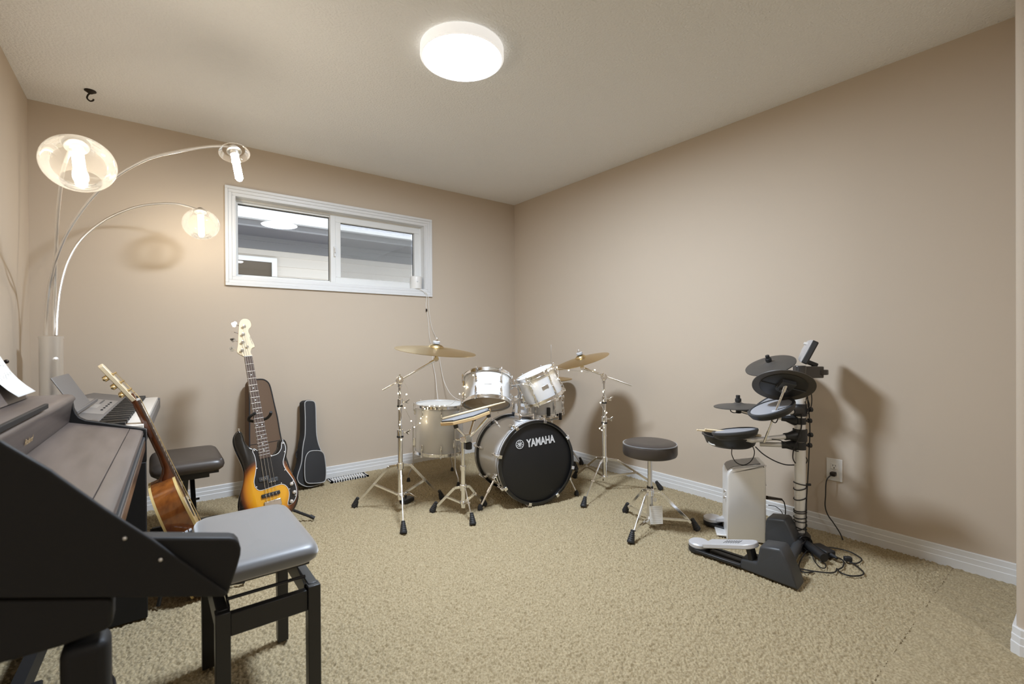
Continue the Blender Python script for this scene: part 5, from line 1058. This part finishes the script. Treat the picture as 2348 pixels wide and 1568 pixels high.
# ------------------------------------------------------------------ digital piano along the left wall
PO = A(-2.970, -1.445, 0); pu = A(.99942, -.0342, 0); pv = A(.0342, .99942, 0); LP = 1.36
UV = lambda u_, v_, z: PO+pu*u_+pv*v_+A(0, 0, z)
t = thing('digital_piano', 'dark wood digital piano with a closed lid along the left wall', 'piano', UV(-.25, -.68, 0))
def sweep(poly, v0, v1, name, m, bevel=0, smooth=35, parent=None): return MB().prism([UV(a_, v0, z) for a_, z in poly], pv*(v1-v0)).build(name, m, parent or t, bevel=bevel, smooth=smooth)
arc = [(-.205, .866), (-.2045, .845), (-.202, .825), (-.197, .806), (-.187, .790), (-.170, .778)]
sweep([(-.50, .60), (-.50, .866)]+arc+[(.002, .727), (.004, .715), (.004, .60)], -.028, 0, 'side_panel', 'piano_satin', bevel=.002)
sweep([(-.115, .0), (-.115, .60), (.003, .60), (.003, 0)], -.030, 0, 'leg', 'piano_satin', bevel=.003)
sweep([(-.49, .0), (-.49, .07), (-.115, .05), (-.115, 0)], -.040, .006, 'foot', 'piano_satin', bevel=.003); sweep([(-.50, 0), (-.50, .60), (-.44, .60), (-.44, 0)], -.030, 0, 'leg', 'piano_satin', bevel=.003)
zl_ = lambda u_: .722-(u_)*.262   # slope of the closed lid
ld = sweep([(-.214, zl_(-.214)-.002), (-.046, zl_(-.046)), (-.046, zl_(-.046)-.018), (-.214, zl_(-.214)-.02)], -LP+.03, -.029, 'lid', 'piano_wood', bevel=.001)
sweep([(-.0445, zl_(-.0445)), (-.014, zl_(-.014)), (-.006, zl_(-.010)-.004), (-.004, zl_(0)-.014), (-.0445, zl_(-.0445)-.018)], -LP+.03, -.029, 'lid_lip', 'piano_wood', bevel=.001)
sweep([(-.03, .697), (-.001, .697), (.001, .690), (-.004, .683), (-.03, .683)], -LP+.03, -.029, 'key_slip_rail', 'charcoal_plastic', bevel=.002)
sweep([(-.03, .683), (.001, .683), (.001, .648), (-.03, .648)], -LP+.03, -.029, 'key_slip', 'piano_gloss', bevel=.002)
sweep([(-.49, .60), (-.49, .66), (-.03, .66), (-.03, .60)], -LP+.03, -.029, 'key_bed', 'piano_satin')
bx_ = sweep([(-.50, .70), (-.50, .876), (-.222, .876), (-.208, .873), (-.200, .866), (-.1985, .856), (-.203, .850), (-.214, .775), (-.222, .768), (-.26, .765), (-.26, .70)], -LP+.03, -.008, 'upper_case', 'piano_wood', smooth=50)
sweep([(-.52, .0), (-.52, .87), (-.50, .87), (-.50, .0)], -LP, 0, 'back_panel', 'piano_satin')
a_ = PLN(55, 1021, UV(-.2085, 0, .81), pu); c_ = PLN(72, 1004, UV(-.2085, 0, .81), pu)
fn = nz(A(pu[0]*.99, pu[1]*.99, -.14)); fy = nz(np.cross(fn, -pv)); fy = fy if fy[2] > 0 else -fy
lw = abs((c_-a_)@pv)+.004; text_part('lettering', 'Roland', 'gold_print', t, UV(-.2085, 0, .806)+pv*((a_-PO)@pv)+fn*.0006, pv, fy, max(lw, .05), .016, .0006)
# music rest with a sheet
l0, l1 = G(107, 925, .890), G(0, 978, .890)
vv0 = (l0-PO)@pv; uu0 = (l0-PO)@pu
MB().prism([UV(uu0-.006, vv0, .876), UV(uu0+.004, vv0, .876), UV(uu0+.004, vv0, .890), UV(uu0-.006, vv0, .890)], -pv*.62).build('music_ledge', 'piano_satin', t, bevel=.002)
rb = G(66, 912, .878); vr = (rb-PO)@pv; ur = (rb-PO)@pu; rtop = PLN(0, 815, rb, pv); ru = (rtop-PO)@pu; rz = rtop[2]; sl = nz(A(ru-ur, rz-.878, 0)); hh_ = .30
rest = MB().prism([UV(ur, vr, .878), UV(ur+sl[0]*hh_, vr, .878+sl[1]*hh_), UV(ur+sl[0]*hh_-.012, vr, .878+sl[1]*hh_), UV(ur-.012, vr, .878)], -pv*.60).build('music_rest', 'piano_wood', t, bevel=.003)
kn = G(11, 827, .878+.10); kk = UV(ur+sl[0]*.135+.004, vr+.004, .878+sl[1]*.135); MB().ball(kk, .007, 10, 6).build('page_clip', 'hook_bronze', rest)
ts = thing('sheet_music', 'white sheet of printed music resting on the piano', 'sheet music', UV(uu0, vr-.1, .89))
rn_ = nz(pu*sl[1]-A(0, 0, 1)*sl[0]); se = A(0, 0, 0)
def SH(a_, h_, o=.004): return UV(ur, vr-.018-a_, .878)+(pu*sl[0]+A(0, 0, sl[1]))*h_+rn_*o
vs = []; nh_, na_ = 10, 6
for i in range(nh_+1):
    h_ = .012+.285*i/nh_
    for j in range(na_+1):
        a2 = .006+.21*j/na_; curl = .030*max(0, 1-h_/.12)**2; vs.append(SH(a2, h_, .004+curl))
sh = MB().add(vs, [(i*(na_+1)+j, i*(na_+1)+j+1, (i+1)*(na_+1)+j+1, (i+1)*(na_+1)+j) for i in range(nh_) for j in range(na_)]).build('page', 'paper', ts, smooth=60)
sm = sh.modifiers.new('solid', 'SOLIDIFY'); sm.thickness = .0005; sm.offset = -1
b = MB()
for s_ in range(6):
    h0 = .075+.034*s_
    for k in range(5): h_ = h0+.0032*k; o = .0046+.030*max(0, 1-h_/.12)**2; b.box((SH(.022, h_, o)+SH(.195, h_, o))/2, (.173, .0005, .0002), (pv, pu*sl[0]+A(0, 0, sl[1]), rn_))
    for k in range(16): h_ = h0+.0032*rng.integers(0, 5); o = .0047+.030*max(0, 1-h_/.12)**2; q = SH(.030+.0105*k, h_, o); b.box(q, (.0034, .0026, .0003), (pv, pu*sl[0]+A(0, 0, sl[1]), rn_)); b.box(q+(pu*sl[0]+A(0, 0, sl[1]))*.005, (.0006, .010, .0003), (pv, pu*sl[0]+A(0, 0, sl[1]), rn_))
b.build('staves', 'ink', sh, smooth=0)
# near end: cheek arm and side board with a slanting edge, leg and apron
pn = UV(0, -LP, 0); PN = lambda x, y, o=0.: PLN(x, y, pn+pv*o, pv)
lft = lambda p, u_, dz_: UV(u_, -LP, p[2]+dz_)
q0 = PN(0, 1372); ck = [PN(x, y, .0) for x, y in ((300, 1234), (350, 1233), (528, 1233.5), (540, 1236), (549, 1245), (553, 1259), (552, 1274), (545, 1300), (524, 1362), (519, 1368), (400, 1370), (0, 1372))]
bkz = q0[2]+.08
ck = [UV(-.49, -LP, .90)]+[UV(-.22, -LP, .85), PN(240, 1234)]+ck[1:]+[UV(-.49, -LP, bkz)]
MB().prism(ck, pv*.034).build('side_panel', 'piano_satin', t, bevel=.005, seg=3)
dg = [PN(x, y, -.012) for x, y in ((0, 1010), (15, 1020), (70, 1052), (118, 1080), (128, 1088), (240, 1167), (300, 1206), (350, 1238), (430, 1295), (522, 1361), (516, 1369), (0, 1373))]
dg = [UV(-.49, -LP-.012, dg[0][2]+.05)]+dg+[UV(-.49, -LP-.012, bkz)]
sb = MB().prism(dg, pv*.0115).build('side_board', 'piano_satin', t, bevel=.004, seg=3)
for q in ((286, 1234), (368, 1283)): MB().ball(PN(*q, -.0125), .0036, 10, 6).build('screw', 'chrome_dull', sb)
ap = [PN(x, y, .0) for x, y in ((0, 1374), (246, 1371), (255, 1373), (258, 1380), (258, 1428), (253, 1440), (240, 1447), (130, 1487))]; 
ap += [UV(-.30, -LP, ap[-1][2]-.0), UV(-.30, -LP, bkz-.02)]
MB().prism(ap, pv*.05).build('apron', 'piano_satin', t, bevel=.006, seg=3)
u0_, u1_ = (PN(131, 1520)-PO)@pu, (PN(250, 1520)-PO)@pu; MB().box(UV((u0_+u1_)/2, -LP+.030, .30), (u1_-u0_, .055, .60), (pu, pv, A(0, 0, 1))).build('leg', 'piano_satin', t, bevel=.014, seg=4)
sweep([(-.47, .0), (-.47, .07), (u1_, .05), (u1_, 0)], -LP+.0, -LP+.055, 'foot', 'piano_satin', bevel=.004)
pd = UV(-.24, -.66, 0); pl_ = MB().box(pd+A(0, 0, .11), (.07, .30, .05), (pu, pv, A(0, 0, 1))).build('pedal_box', 'piano_satin', t, bevel=.004); MB().beam(UV(-.26, -LP+.03, .10), UV(-.26, -.03, .10), .03, .06).build('pedal_rail', 'piano_satin', t)
for k in (-1, 0, 1): MB().beam(pd+pv*.075*k+A(0, 0, .085), pd+pv*.075*k+pu*.13+A(0, 0, .05), .028, .010).build('pedal', 'brushed_steel', pl_, bevel=.004)
tc_ = thing('power_cable', 'black cable lying on the carpet under the near end of the piano', 'cable', G(257, 1556))
MB().tube(spline([G(205, 1530, .006), G(235, 1536, .005), G(252, 1546, .005), G(262, 1562, .005), G(258, 1590, .005), G(225, 1605, .005)], 6), .0042, 8).build('cord', 'cord_black', tc_)

# ------------------------------------------------------------------ piano bench in front, adjustable seat on four square legs
bx0, bx1, by0, by1 = -2.852, -2.566, -2.375, -1.905
t = thing('piano_bench', 'black adjustable piano bench with a padded seat in the left foreground', 'bench', ((bx0+bx1)/2, (by0+by1)/2, 0))
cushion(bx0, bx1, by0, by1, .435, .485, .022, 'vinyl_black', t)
fx0, fx1, fy0, fy1 = bx0+.025, bx1-.004, by0+.012, by1-.018; zt_ = .365; lw_ = .034
for x in (fx0, fx1-lw_):
    for y in (fy0, fy1-lw_): MB().bx(x, x+lw_, y, y+lw_, .0, zt_).build('leg', 'black_metal', t, bevel=.002)
for y in (fy0+.006, fy1-.028): MB().bx(fx0+lw_, fx1-lw_, y, y+.022, zt_-.068, zt_-.010).build('rail', 'black_metal', t, bevel=.002)
for x in (fx0+.004, fx1-.030): MB().bx(x, x+.026, fy0+lw_*.5, fy1-lw_*.5, zt_-.062, zt_+.002).build('rail', 'black_metal', t, bevel=.002)
MB().bx(bx0+.03, bx1-.03, by0+.03, by1-.03, .424, .438).build('seat_board', 'rubber', t, smooth=0)
for y, z in ((fy0+.050, zt_+.012), (fy0+.11, zt_+.040), (fy1-.05, zt_+.012), (fy1-.11, zt_+.040)): MB().cyl((fx0+.03, y, z), (fx1-.03, y, z), .0045, seg=10).build('lift_rod', 'black_metal', t)
for x in (fx0+.034, fx1-.036):
    MB().beam((x, fy0+.03, zt_-.01), (x, fy1-.10, zt_+.05), .016, .004, (1, 0, 0)).build('lift_arm', 'black_metal', t); MB().beam((x+.005, fy1-.03, zt_-.01), (x+.005, fy0+.10, zt_+.05), .016, .004, (1, 0, 0)).build('lift_arm', 'black_metal', t)
# ------------------------------------------------------------------ daylight, exposure
W = bpy.data.worlds.new('world'); S.world = W; W.use_nodes = True
bg = W.node_tree.nodes['Background']; bg.inputs[0].default_value = (.86, .93, 1.0, 1); bg.inputs[1].default_value = 3.2
S.view_settings.view_transform = 'Standard'; S.view_settings.look = 'None'; S.view_settings.gamma = 1; S.view_settings.use_curve_mapping = False
S.view_settings.exposure = 0.36
S.cycles.max_bounces = 12; S.cycles.diffuse_bounces = 6; S.cycles.glossy_bounces = 4; S.cycles.transparent_max_bounces = 16; S.cycles.transmission_bounces = 6
S.cycles.caustics_reflective = False; S.cycles.caustics_refractive = False; S.cycles.sample_clamp_indirect = 6; S.cycles.use_denoising = True
